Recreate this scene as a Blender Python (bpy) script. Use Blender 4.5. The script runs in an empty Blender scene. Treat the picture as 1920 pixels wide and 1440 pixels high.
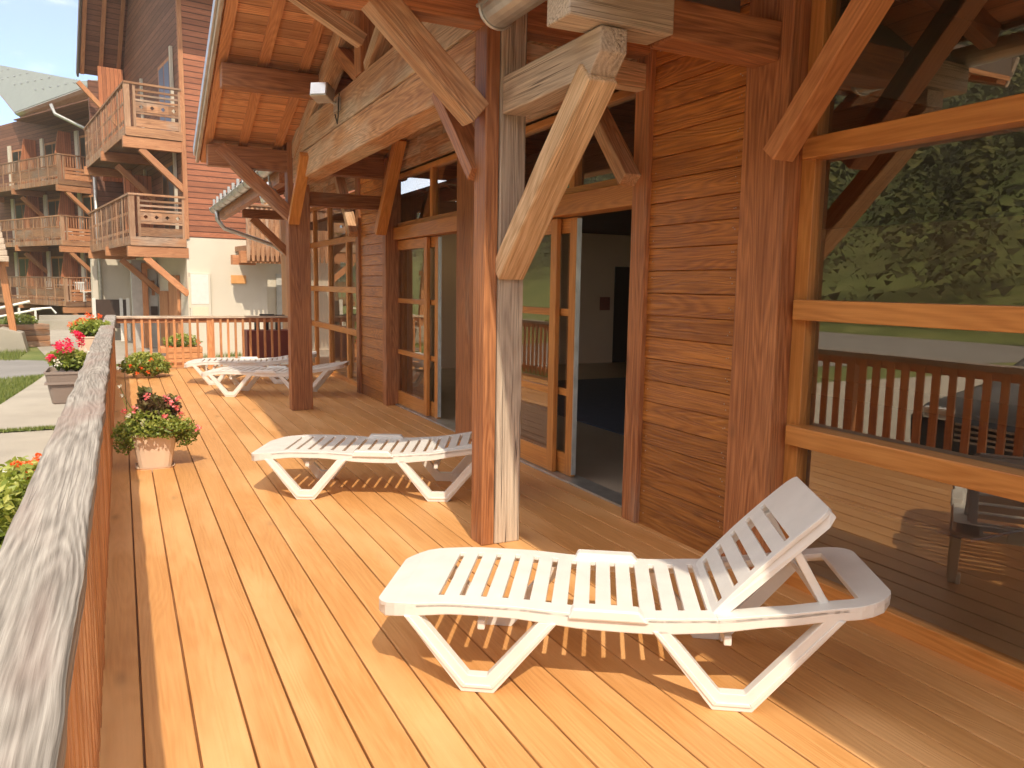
import bpy, math, random
from mathutils import Vector as V3, Matrix, noise as mn
random.seed(11)
GLARE_HAZE = .002
R = math.radians
S = bpy.context.scene
C = S.collection
U = random.uniform

# ------------------------------------------------------------------ objects
OFF = {}
def tag(o, label=None, cat=None, group=None, kind=None):
    if label: o['label'] = label
    if cat: o['category'] = cat
    if group: o['group'] = group
    if kind: o['kind'] = kind
    return o
def thing(name, loc, label, cat, group=None, rz=0):
    o = bpy.data.objects.new(name, None); C.objects.link(o)
    o.location = loc; o.rotation_euler = (0, 0, rz); o.empty_display_size = .2
    OFF[o.name] = V3(loc) if rz == 0 else V3((0, 0, 0))
    return tag(o, label, cat, group)
def dup(root, loc, rz, label):
    def cp(o, par):
        c = o.copy(); C.objects.link(c); c.parent = par
        for ch in o.children: cp(ch, c)
        return c
    r = cp(root, None); r.location = loc; r.rotation_euler = (0, 0, rz); r['label'] = label
    return r
class MB:
    def __init__(s): s.v = []; s.f = []; s.g = []; s.t = []
    def add(s, vs, fs, gs=None, tint=None):
        n = len(s.v); t = U(0, 1) if tint is None else tint
        s.v += [V3(p) for p in vs]; s.f += [tuple(i+n for i in f) for f in fs]
        s.g += [V3(g) for g in (gs or vs)]; s.t += [t]*len(vs)
    def box(s, x0, x1, y0, y1, z0, z1, ax=None, tint=None, wob=0, rnd=True):
        d = (abs(x1-x0), abs(y1-y0), abs(z1-z0))
        if ax is None: ax = d.index(max(d))
        o = [(ax+1) % 3, (ax+2) % 3]
        if d[o[0]] < d[o[1]]: o.reverse()
        ps = [V3((x, y, z)) for z in (z0, z1) for y in (y0, y1) for x in (x0, x1)]
        r = (U(0, 60), U(0, 60), U(0, 60)) if rnd else (0, 0, 0)
        gs = [(p[ax]+r[0], p[o[0]]+r[1], p[o[1]]+r[2]) for p in ps]
        if wob: ps = [p+V3((U(-wob, wob), U(-wob, wob), U(-wob, wob))) for p in ps]
        s.add(ps, [(0,2,3,1),(4,5,7,6),(0,1,5,4),(2,6,7,3),(0,4,6,2),(1,3,7,5)], gs, tint)
    def beam(s, a, b, w, h, up=(0,0,1), n=1, wob=0, tint=None, cut=None):
        a = V3(a); b = V3(b); d = (b-a); L = d.length; d.normalize()
        if abs(d.dot(V3(up))) > .99: up = (0, 1, 0)
        r = d.cross(V3(up)).normalized(); q = r.cross(d).normalized()
        ro = V3((U(0, 60), U(0, 60), U(0, 60))); vs = []; gs = []; fs = []
        for i in range(n+1):
            c = a.lerp(b, i/n)
            for (x, z) in ((-1,-1),(1,-1),(1,1),(-1,1)):
                jx, jz = (U(-wob, wob), U(-wob, wob)) if wob else (0, 0)
                e = 0
                if cut and i == n and z < 0: e = -cut
                if cut and i == 0 and z < 0: e = cut if cut > 0 else 0
                vs.append(c + r*(x*w/2+jx) + q*(z*h/2+jz) + d*e); gs.append(V3((L*i/n, x*w/2, z*h/2))+ro)
        for i in range(n):
            k = 4*i
            for j in range(4): fs.append((k+j, k+(j+1) % 4, k+4+(j+1) % 4, k+4+j))
        fs += [(3,2,1,0), (4*n, 4*n+1, 4*n+2, 4*n+3)]
        s.add(vs, fs, gs, tint)
    def tube(s, pts, r, n=10, cap=True):
        pts = [V3(p) for p in pts]; vs = []; fs = []; rr = r if isinstance(r, (list, tuple)) else [r]*len(pts)
        for i, p in enumerate(pts):
            d = (pts[min(i+1, len(pts)-1)]-pts[max(i-1, 0)]).normalized()
            u = d.cross(V3((0,0,1)) if abs(d.z) < .9 else V3((1,0,0))).normalized(); w = d.cross(u)
            for k in range(n):
                a = 2*math.pi*k/n; vs.append(p+(u*math.cos(a)+w*math.sin(a))*rr[i])
        for i in range(len(pts)-1):
            for k in range(n): fs.append((i*n+k, i*n+(k+1) % n, (i+1)*n+(k+1) % n, (i+1)*n+k))
        if cap: fs += [tuple(range(n))[::-1], tuple(range((len(pts)-1)*n, len(pts)*n))]
        s.add(vs, fs)
    def prism(s, poly, fn, d0, d1, gax=None):
        """poly list of 2d; fn(a,b,d)->3d"""
        n = len(poly); vs = [fn(a, b, d0) for a, b in poly]+[fn(a, b, d1) for a, b in poly]
        fs = [tuple(range(n))[::-1], tuple(range(n, 2*n))]+[(i, (i+1) % n, n+(i+1) % n, n+i) for i in range(n)]
        ro = V3((U(0, 60), U(0, 60), U(0, 60)))
        gs = [V3((a, b, d0))+ro for a, b in poly]+[V3((a, b, d1))+ro for a, b in poly]
        if gax: gs = [V3((g.y, g.x, g.z)) for g in gs]
        s.add(vs, fs, gs)
    def lathe(s, c, prof, n=16):
        vs = []; fs = []; c = V3(c); m = len(prof)
        for (r, z) in prof:
            for k in range(n): a = 2*math.pi*k/n; vs.append(c+V3((r*math.cos(a), r*math.sin(a), z)))
        for i in range(m-1):
            for k in range(n): fs.append((i*n+k, i*n+(k+1) % n, (i+1)*n+(k+1) % n, (i+1)*n+k))
        fs += [tuple(range(n))[::-1], tuple(range((m-1)*n, m*n))]
        s.add(vs, fs)
    def build(s, name, mat, parent=None, bevel=0, smooth=False, label=None, cat=None, group=None, kind=None, seg=2):
        me = bpy.data.meshes.new(name)
        off = OFF.get(parent.name, V3((0, 0, 0))) if parent else V3((0, 0, 0))
        me.from_pydata([tuple(p-off) for p in s.v], [], s.f); me.update()
        a = me.attributes.new('gc', 'FLOAT_VECTOR', 'POINT')
        a.data.foreach_set('vector', [c for g in s.g for c in g])
        b = me.attributes.new('tint', 'FLOAT', 'POINT'); b.data.foreach_set('value', s.t)
        if isinstance(mat, (list, tuple)):
            for m in mat: me.materials.append(m)
        else: me.materials.append(mat)
        if smooth: me.polygons.foreach_set('use_smooth', [True]*len(me.polygons))
        o = bpy.data.objects.new(name, me); C.objects.link(o)
        if parent:
            o.parent = parent; OFF[o.name] = off
        if bevel:
            m = o.modifiers.new('bevel', 'BEVEL'); m.width = bevel; m.segments = seg; m.limit_method = 'ANGLE'; m.angle_limit = R(40); m.harden_normals = False
        return tag(o, label, cat, group, kind)

# ---------------------------------------------------------------- materials
class N:
    def __init__(s, name):
        s.m = bpy.data.materials.new(name); s.m.use_nodes = True; s.t = s.m.node_tree; s.t.nodes.clear()
        s.out = s.t.nodes.new('ShaderNodeOutputMaterial')
    def n(s, ty, ins=None, **kw):
        x = s.t.nodes.new('ShaderNode'+ty)
        for k, v in kw.items(): setattr(x, k, v)
        for k, v in (ins or {}).items():
            if isinstance(v, bpy.types.NodeSocket): s.t.links.new(v, x.inputs[k])
            else: x.inputs[k].default_value = v
        return x
    def math(s, op, a, b=0, c=0, clamp=False):
        return s.n('Math', {0: a, 1: b, 2: c}, operation=op, use_clamp=clamp).outputs[0]
    def vm(s, op, a, b=(0,0,0)): return s.n('VectorMath', {0: a, 1: b}, operation=op).outputs[0]
    def mix(s, f, a, b, bt='MIX'):
        x = s.t.nodes.new('ShaderNodeMix'); x.data_type = 'RGBA'; x.blend_type = bt
        for k, v in ((0, f), (6, a), (7, b)):
            if isinstance(v, bpy.types.NodeSocket): s.t.links.new(v, x.inputs[k])
            else: x.inputs[k].default_value = v if k == 0 else ((*v, 1) if len(v) == 3 else v)
        return x.outputs[2]
    def ramp(s, f, stops, interp='LINEAR'):
        x = s.n('ValToRGB', {0: f}); e = x.color_ramp.elements; x.color_ramp.interpolation = interp
        while len(e) < len(stops): e.new(.5)
        for i, (p, c) in enumerate(stops): e[i].position = p; e[i].color = (*c, 1) if len(c) == 3 else c
        return x.outputs[0]
    def mr(s, v, a, b, c=0, d=1):
        return s.n('MapRange', {0: v, 1: a, 2: b, 3: c, 4: d}).outputs[0]
    def done(s, sh): s.t.links.new(sh, s.out.inputs[0]); return s.m
    def pbr(s, **k):
        return s.done(s.n('BsdfPrincipled', {kk.replace('_', ' '): (v if not (isinstance(v, tuple) and len(v) == 3 and kk != 'Normal') else (*v, 1)) for kk, v in k.items()}).outputs[0])

def wood(name, c1, c2, rough=.6, plank=0, groove=.05, knot=.6, fine=.5, bump=.35, grey=0, gcol=(.36,.32,.29), gscale=.7, var=.35, coat=0, ring=56, crack=0, patch=None, ringw=.32, wk=1):
    s = N(name)
    gc = s.n('Attribute', attribute_name='gc').outputs[1]; ti = s.n('Attribute', attribute_name='tint').outputs[2]
    gr = None
    if plank:
        sp = s.n('SeparateXYZ', {0: gc}); p = s.math('DIVIDE', sp.outputs[1], plank)
        fr = s.math('FRACT', p); fl = s.math('FLOOR', p)
        wn = s.n('TexWhiteNoise', {'W': s.math('ADD', fl, s.math('MULTIPLY', ti, 17)) if False else fl}, noise_dimensions='1D').outputs[0]
        ti = wn
        gr = s.math('LESS_THAN', s.math('MINIMUM', fr, s.math('SUBTRACT', 1, fr)), groove/2)
        gc = s.vm('ADD', gc, s.n('CombineXYZ', {0: s.math('MULTIPLY', wn, 37), 2: s.math('MULTIPLY', wn, 11)}).outputs[0])
    warp = s.n('TexNoise', {'Vector': s.vm('MULTIPLY', gc, (1.3, 5, 5)), 'Scale': 1, 'Detail': 2}).outputs[1]
    g2 = s.vm('ADD', gc, s.vm('MULTIPLY', s.vm('SUBTRACT', warp, (.5,.5,.5)), tuple(v*wk for v in (.1,.03,.03))))
    big = s.n('TexNoise', {'Vector': s.vm('MULTIPLY', g2, (.55, 6, 6)), 'Scale': 1, 'Detail': 1.5, 'Roughness': .4}).outputs[0]
    rings = s.math('MULTIPLY_ADD', s.math('SINE', s.math('MULTIPLY', big, ring*2)), .5, .5)
    fn = s.n('TexNoise', {'Vector': s.vm('MULTIPLY', g2, (2.2, 75, 75)), 'Scale': 1, 'Detail': 4, 'Roughness': .65}).outputs[0]
    md = s.n('TexNoise', {'Vector': s.vm('MULTIPLY', g2, (.9, 4, 4)), 'Scale': 1, 'Detail': 4}).outputs[0]
    f = s.math('ADD', s.math('MULTIPLY', rings, ringw), s.math('MULTIPLY', s.mr(fn, .36, .64), fine))
    f = s.math('ADD', f, s.math('MULTIPLY', s.math('SUBTRACT', md, .5), 1.1), clamp=True)
    col = s.mix(f, c1, c2)
    kv = s.n('TexVoronoi', {'Vector': s.vm('MULTIPLY', g2, (1.5, 4.2, 4.2)), 'Scale': 1}, feature='F1')
    kd = s.mr(kv.outputs[0], .04, .17, 1, 0); kd = s.math('MULTIPLY', s.math('POWER', kd, 1.5), knot)
    col = s.mix(kd, col, tuple(x*.38 for x in c1))
    if patch: 
        pm = s.mr(s.n('TexNoise', {'Vector': s.vm('MULTIPLY', gc, (.8, 3, 3)), 'Scale': 1, 'Detail': 5}).outputs[0], .5, .66)
        col = s.mix(s.math('MULTIPLY', pm, .75), col, patch)
    if grey:
        gm = s.n('TexNoise', {'Vector': s.vm('MULTIPLY', gc, (gscale, gscale*3, gscale*3)), 'Scale': 1, 'Detail': 6, 'Roughness': .6}).outputs[0]
        gm = s.mr(gm, .62-grey*.35, .75-grey*.3)
        gcol2 = s.mix(f, tuple(x*.62 for x in gcol), tuple(min(1, x*1.25) for x in gcol))
        col = s.mix(gm, col, gcol2)
    br = s.mr(ti, 0, 1, 1-var, 1+var*.7)
    col = s.mix(1, col, s.n('CombineXYZ', {0: br, 1: br, 2: br}).outputs[0], 'MULTIPLY')
    hh = s.math('ADD', s.math('MULTIPLY', fn, .8), s.math('MULTIPLY', rings, .35))
    if crack:
        cr = s.n('TexNoise', {'Vector': s.vm('MULTIPLY', s.vm('ADD', s.vm('MULTIPLY', gc, (1,.75,.75)), s.vm('MULTIPLY', g2, (0,.25,.25))), (.45, 42, 42)), 'Scale': 1, 'Detail': 1.2}).outputs[0]
        cm = s.mr(s.math('ABSOLUTE', s.math('SUBTRACT', cr, .5)), 0, .02, 1, 0)
        cm = s.math('MULTIPLY', cm, s.math('MULTIPLY', crack, s.mr(md, .42, .58)))
        col = s.mix(cm, col, tuple(x*.25 for x in c1)); hh = s.math('SUBTRACT', hh, s.math('MULTIPLY', cm, .9))
    if gr is not None:
        col = s.mix(s.math('MULTIPLY', gr, .8), col, tuple(x*.2 for x in c1)); hh = s.math('SUBTRACT', hh, s.math('MULTIPLY', gr, 2))
    b = s.n('Bump', {'Strength': bump, 'Distance': .006, 'Height': hh})
    return s.pbr(Base_Color=col, Roughness=s.mr(fn, .2, .8, rough-.08, min(1, rough+.12)), Normal=b.outputs[0], Coat_Weight=coat, Coat_Roughness=.35)

def plain(name, c, rough=.5, metal=0, var=.1, scale=6, bump=0, bs=60, spec=.5, sss=0):
    s = N(name); co = s.n('TexCoord').outputs[3]
    n1 = s.n('TexNoise', {'Vector': co, 'Scale': scale, 'Detail': 5}).outputs[0]
    k = s.mr(n1, .3, .7, 1-var, 1+var); col = s.mix(1, c, s.n('CombineXYZ', {0: k, 1: k, 2: k}).outputs[0], 'MULTIPLY')
    d = dict(Base_Color=col, Roughness=rough, Metallic=metal)
    if bump:
        n2 = s.n('TexNoise', {'Vector': co, 'Scale': bs, 'Detail': 4}).outputs[0]
        d['Normal'] = s.n('Bump', {'Strength': bump, 'Distance': .01, 'Height': n2}).outputs[0]
    return s.pbr(**d)

def leafmat(name, c1, c2, c3=None):
    s = N(name); ti = s.n('Attribute', attribute_name='tint').outputs[2]
    st = [(0, c1), (1, c2)] if c3 is None else [(0, c1), (.55, c2), (1, c3)]
    col = s.ramp(ti, st)
    a = s.n('BsdfPrincipled', {'Base Color': col, 'Roughness': .45})
    t = s.n('BsdfTranslucent', {'Color': s.mix(1, col, (1.3, 1.35, .8), 'MULTIPLY')})
    return s.done(s.n('MixShader', {0: .3, 1: a.outputs[0], 2: t.outputs[0]}).outputs[0])

def glassmat(name, tintc=(.86,.84,.8), ior=1.6):
    s = N(name)
    fr = s.n('Fresnel', {'IOR': ior}).outputs[0]
    nb = s.n('TexNoise', {'Vector': s.n('TexCoord').outputs[3], 'Scale': .9, 'Detail': 0}).outputs[0]
    b = s.n('Bump', {'Strength': .03, 'Distance': .05, 'Height': nb})
    fr = s.math('MULTIPLY_ADD', fr, .75, .20)
    g = s.n('BsdfGlossy', {'Roughness': .008, 'Color': (1,.91,.78,1), 'Normal': b.outputs[0]})
    t = s.n('BsdfTransparent', {'Color': (*tintc, 1)})
    return s.done(s.n('MixShader', {0: fr, 1: t.outputs[0], 2: g.outputs[0]}).outputs[0])

def emis(name, c, st):
    s = N(name); return s.done(s.n('Emission', {'Color': (*c, 1), 'Strength': st}).outputs[0])

M = {}
M['deck'] = wood('deck_larch', (.58,.28,.09), (.76,.415,.165), .5, knot=.45, fine=.45, bump=.3, var=.06, ring=60, ringw=.2, coat=.08, patch=(.80,.46,.20))
M['red'] = wood('varnished_red_brown_timber', (.25,.088,.032), (.60,.26,.105), .5, knot=.5, bump=.5, var=.2, grey=.12, gcol=(.45,.27,.18), crack=.5)
M['redgrey'] = wood('weathered_brown_timber', (.36,.155,.065), (.74,.42,.21), .65, knot=.6, bump=.7, var=.2, grey=.55, gcol=(.68,.50,.34), crack=.8)
M['grey'] = wood('bleached_grey_timber', (.40,.31,.24), (.70,.58,.45), .8, knot=.5, bump=.8, var=.1, fine=.6, crack=1, gcol=(.5,.46,.4))
M['pale'] = wood('pale_worn_timber', (.5,.3,.15), (.9,.66,.42), .75, knot=.4, bump=.8, var=.1, fine=.7, crack=.6)
M['rail'] = wood('silver_grey_handrail', (.16,.14,.12), (.41,.375,.335), .85, knot=.5, bump=.9, var=.05, fine=.85, crack=.3, ring=60, ringw=.3, wk=.45, patch=(.30,.21,.18))
M['frame'] = wood('golden_brown_joinery', (.50,.19,.04), (.80,.38,.11), .42, knot=.12, fine=.35, bump=.15, var=.12, coat=.2)
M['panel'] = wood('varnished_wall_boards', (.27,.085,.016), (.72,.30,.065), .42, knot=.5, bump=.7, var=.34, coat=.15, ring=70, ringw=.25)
M['soffit'] = wood('orange_soffit_boards', (.48,.19,.075), (.82,.42,.19), .6, plank=.13, groove=.06, knot=.6, bump=.5, var=.25)
M['batten'] = wood('soffit_battens', (.5,.19,.07), (.8,.38,.16), .6, knot=.3, bump=.4, var=.2)
M['balus'] = wood('brown_balusters', (.42,.17,.065), (.72,.37,.17), .6, knot=.3, bump=.4, var=.2)
M['clad'] = wood('red_brown_cladding', (.27,.09,.045), (.47,.18,.09), .7, plank=.145, groove=.2, knot=.2, bump=.5, var=.22)
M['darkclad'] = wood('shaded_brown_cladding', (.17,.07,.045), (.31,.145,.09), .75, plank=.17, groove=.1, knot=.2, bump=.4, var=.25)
M['vclad'] = wood('orange_partition_boards', (.4,.13,.055), (.6,.24,.11), .65, plank=.12, groove=.1, knot=.2, bump=.4, var=.2)
M['old'] = wood('old_balcony_timber', (.22,.10,.05), (.50,.27,.14), .8, knot=.4, bump=.6, var=.4, grey=.4, gcol=(.36,.25,.18))
M['postpale'] = wood('paler_balcony_posts', (.3,.16,.09), (.52,.33,.21), .8, knot=.4, bump=.5, var=.3)
M['oldred'] = wood('brown_balcony_beam', (.38,.15,.065), (.62,.31,.15), .7, knot=.3, bump=.4, var=.2)
M['stucco'] = plain('cream_render', (.66,.60,.50), .9, var=.04, scale=1.5, bump=.3, bs=90)
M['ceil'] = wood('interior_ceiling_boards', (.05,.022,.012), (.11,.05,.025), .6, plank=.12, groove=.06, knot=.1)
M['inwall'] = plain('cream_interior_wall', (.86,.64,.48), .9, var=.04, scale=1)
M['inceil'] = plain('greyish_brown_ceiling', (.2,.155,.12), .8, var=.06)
M['white'] = plain('white_moulded_plastic', (.74,.725,.69), .36, var=.05, scale=9)
M['zinc'] = plain('galvanised_zinc', (.55,.55,.53), .38, metal=.75, var=.15, scale=8)
M['steel'] = plain('brushed_steel', (.7,.7,.7), .3, metal=1, var=.05)
M['rubber'] = plain('black_rubber', (.02,.02,.02), .6)
M['glass'] = glassmat('window_glass')
M['metalroof'] = plain('pale_grey_metal_roof', (.27,.30,.27), .5, metal=.25, var=.06, scale=2)
M['roofdark'] = plain('brown_roof_covering', (.16,.12,.1), .7, var=.1)
M['pot'] = plain('peach_terracotta_planter', (.74,.58,.44), .6, var=.05, scale=8, bump=.1)
M['taupe'] = plain('taupe_plastic_planter', (.27,.215,.185), .5, var=.03)
M['soil'] = plain('dark_soil', (.04,.028,.02), 1, bump=.8)
M['leaf'] = leafmat('green_leaves', (.10,.15,.025), (.27,.33,.06), (.46,.47,.12))
M['leafdark'] = leafmat('dark_red_green_leaves', (.07,.05,.025), (.19,.12,.06), (.16,.19,.05))
M['pink'] = leafmat('crimson_petals', (.72,.02,.09), (.92,.06,.18))
M['rose'] = leafmat('rose_petals', (.85,.12,.16), (.98,.42,.42))
M['orange'] = leafmat('orange_red_petals', (.85,.09,.02), (.95,.22,.05))
M['petalw'] = leafmat('white_petals', (.8,.78,.72), (.95,.93,.9))
M['grass'] = leafmat('grass_blades', (.10,.14,.03), (.19,.24,.055), (.30,.31,.10))
M['conc'] = plain('pale_concrete', (.37,.335,.28), .9, var=.12, scale=1.3, bump=.5, bs=70)
M['lot'] = plain('pale_gravel_lot', (.46,.42,.36), .95, var=.1, scale=1, bump=.5, bs=120)
M['asph'] = plain('worn_asphalt', (.24,.23,.22), .9, var=.1, scale=1, bump=.5, bs=120)
M['carpet'] = plain('blue_grey_floor_mat', (.10,.125,.2), .8, var=.1)
M['tile'] = plain('beige_floor_tiles', (.46,.38,.3), .35, var=.08, scale=2)
M['carp'] = plain('charcoal_car_paint', (.03,.03,.035), .25, metal=.4, var=.02)
M['cglass'] = plain('dark_car_glass', (.02,.016,.014), .28)
M['lamp'] = plain('clear_lamp_lens', (.8,.8,.8), .1, metal=.6)
M['maroon'] = plain('maroon_painted_metal', (.19,.045,.035), .5, var=.1)
M['black'] = plain('black_iron', (.03,.03,.03), .5)
M['greydoor'] = plain('pale_grey_door_paint', (.5,.49,.46), .5)
M['brown'] = plain('dark_brown_door', (.055,.03,.02), .5)
M['orangesign'] = plain('ochre_wood_plaque', (.72,.36,.13), .6)
M['glow'] = emis('lit_ceiling_lamp', (1,.72,.35), 5)

def gm():
    s = N('meadow_grass'); co = s.n('TexCoord').outputs[3]
    a = s.n('TexNoise', {'Vector': co, 'Scale': .5, 'Detail': 8}).outputs[0]
    b = s.n('TexNoise', {'Vector': co, 'Scale': 22, 'Detail': 6}).outputs[0]
    col = s.ramp(s.math('ADD', s.math('MULTIPLY', a, .6), s.math('MULTIPLY', b, .4)), [(.3, (.07,.10,.022)), (.5, (.14,.18,.04)), (.7, (.26,.26,.09))])
    return s.pbr(Base_Color=col, Roughness=.95, Normal=s.n('Bump', {'Strength': .7, 'Distance': .05, 'Height': b}).outputs[0])
M['ground'] = gm()
def forestm():
    s = N('conifer_green'); ti = s.n('Attribute', attribute_name='tint').outputs[2]
    return s.pbr(Base_Color=s.ramp(ti, [(0, (.03,.038,.010)), (.6, (.075,.085,.02)), (1, (.15,.15,.04))]), Roughness=.9)
M['forest'] = forestm()

# =============================================================== ground level
GZ = -.45
def sheet(name, pts, z, mat, kind='structure'):
    m = MB(); m.add([(x, y, z) for x, y in pts], [tuple(range(len(pts)))]); return m.build(name, mat, kind=kind)
m = MB(); nn = 60
vs = []
for i in range(nn+1):
    for j in range(nn+1):
        x = -240+340*i/nn; y = -160+380*j/nn; vs.append((x, y, GZ))
m.add(vs, [(i*(nn+1)+j, (i+1)*(nn+1)+j, (i+1)*(nn+1)+j+1, i*(nn+1)+j+1) for i in range(nn) for j in range(nn)]); m.build('ground', M['ground'], kind='structure')
sheet('pavement', [(-6,-14),(-.15,-14),(-.15,20.4),(-.8,22.2),(-1.3,21.2),(-1.49,19.6),(-1.62,17.5),(-1.83,14.8),(-2.4,13.6),(-6,13.0)], GZ+.012, M['conc'])
sheet('parking', [(-22,-20),(-6,-20),(-2.1,-14),(-2.1,10.5),(-6,12.2),(-22,12.2)], GZ+.024, M['lot'])
sheet('road', [(-30,12.5),(-7,15.4),(-2.5,17.4),(-1.9,18.2),(-1.45,19.9),(-1.4,21.2),(-1.8,22.6),(-4,24),(-30,30)], GZ+.008, M['asph'])
sheet('path', [(-1.7,22.7),(-.8,22.25),(.1,20.45),(7.5,20.45),(7.5,36),(-.9,36),(-2.6,36.6),(-2.3,27)], GZ+.016, M['conc'])
sheet('courtyard', [(-.15,15.6),(7.5,15.6),(7.5,20.45),(-.15,20.45)], GZ+.020, M['conc'])
# cracks with grass between the slabs are real strips of turf
m = MB()
for k in range(26):
    t = k/26; x = -3.2+t*3.0; y = 12.1+math.sin(x*2)*.05+.12*(x+1.5)
    m.add([(x, y-.05-U(0,.03), GZ+.03), (x+.13, y-.05-U(0,.03), GZ+.03), (x+.13, y+.05+U(0,.03), GZ+.03), (x, y+.05+U(0,.03), GZ+.03)], [(0,1,2,3)])
m.build('turf_strip', M['ground'], kind='structure')
# grass tufts
m = MB()
def blades(m, x, y, z, h, n=1):
    for _ in range(n):
        a = U(0, 6.28); w = U(.004,.009); l = U(.6,1.2)*h; b = U(0,.5)*l; bx, by = math.cos(a)*b, math.sin(a)*b
        px, py = -math.sin(a)*w, math.cos(a)*w; xx = x+U(-.02,.02); yy = y+U(-.02,.02)
        m.add([(xx-px, yy-py, z), (xx+px, yy+py, z), (xx+bx, yy+by, z+l)], [(0,1,2)])
for k in range(9000):
    y = U(14.2, 19.8); xe = -1.83+(y-14.8)*.07 if y > 14.8 else -2.0-(14.8-y)*.9
    x = xe-abs(random.gauss(0, .5)); 
    if y > 17.4+(x+2.0)*.5+1.2: continue
    blades(m, x, y, GZ, .09)
for k in range(2500):
    x = U(-3.1, -.2); y = 12.1+math.sin(x*2)*.05+.12*(x+1.5)+random.gauss(0,.04); blades(m, x, y, GZ+.02, .05)
for k in range(9000):
    x = U(-9, 0); y = U(37.2, 41); blades(m, x, y, GZ, .3)
for k in range(2500):
    x = U(-4, -2.4); y = U(22.8, 26); blades(m, x, y, GZ, .14)
for k in range(900):
    x = U(1.2, 4.2); y = 22.0+.15*x+U(-.15,.1); blades(m, x, y, GZ, .14)
m.build('grass', M['grass'], kind='stuff')

# hillside opposite the terrace (seen mirrored in the glass)
def hz(x, y):
    d = -x-26
    h = 0 if d < 0 else 44*(1-math.exp(-(d/70.)**1.4))+d*.1
    return GZ-.2+h+(mn.noise(V3((x*.03, y*.03, 0)))*5 if d > 6 else 0)*min(1, max(d, 0)/30)
m = MB(); vs = []; nx, ny = 50, 84
for i in range(nx+1):
    for j in range(ny+1):
        x = -20-i*4.2; y = -150+j*4; vs.append((x, y, hz(x, y)))
m.add(vs, [(i*(ny+1)+j, i*(ny+1)+j+1, (i+1)*(ny+1)+j+1, (i+1)*(ny+1)+j) for i in range(nx) for j in range(ny)])
m.build('hills', M['ground'], kind='structure', smooth=True)
m = MB()
for k in range(3000):
    x = -U(27, 165); y = U(-120, 178)
    if mn.noise(V3((x*.03, y*.03, 7))) < (-.6 if y < 40 else -.05): continue
    z = hz(x, y); h = U(6, 12); t = U(0, 1); big = 240 if x > -55 else (100 if x > -90 else 30); wide = U(.2, .34)
    for q in range(big):
        f = U(0, 1)**.8; r = h*wide*(1-f*.93); a = U(0, 6.283); rr = r*U(.4, 1); c = V3((x+rr*math.cos(a), y+rr*math.sin(a), z+h*(.08+.92*f)))
        w_ = h*.05*U(.5, 1.4)*(60/big)**.5; d1 = V3((-math.sin(a), math.cos(a), U(-.3,.3)))*w_; d2 = V3((math.cos(a)*.6, math.sin(a)*.6, -U(.5, 1)))*w_*1.3
        m.add([c-d1, c+d1, c+d2], [(0,1,2)], tint=min(1, max(0, t*.6+.4*f+U(-.3,.3))))
m.build('forest', M['forest'], kind='stuff')

# =============================================================== terrace deck
PITCH = .17
m = MB(); k = 0; x = .005-PITCH
while x < 3.34:
    y = -4.0-U(0, 3)
    while y < 15.5:
        L = U(3.8, 5.0) if y < -3 else 20; y1 = min(y+L, 15.56)
        m.box(x+.004, x+PITCH-.004, y, y1-.004, -.032, U(-.0012, .0012), ax=1)
        y = y1
        if y >= 15.55: break
    x += PITCH
m.build('terrace_deck', M['deck'], kind='structure', bevel=.004)
m = MB()
m.box(-.16, 3.4, -7, 15.5, -.2, -.04, tint=.5); m.box(-.15, 3.3, 15.5, 15.6, -.45, -.04)
m.box(-.16, -.13, -7, 15.5, -.45, -.036)
m.build('deck_substructure', M['red'], kind='structure')

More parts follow.
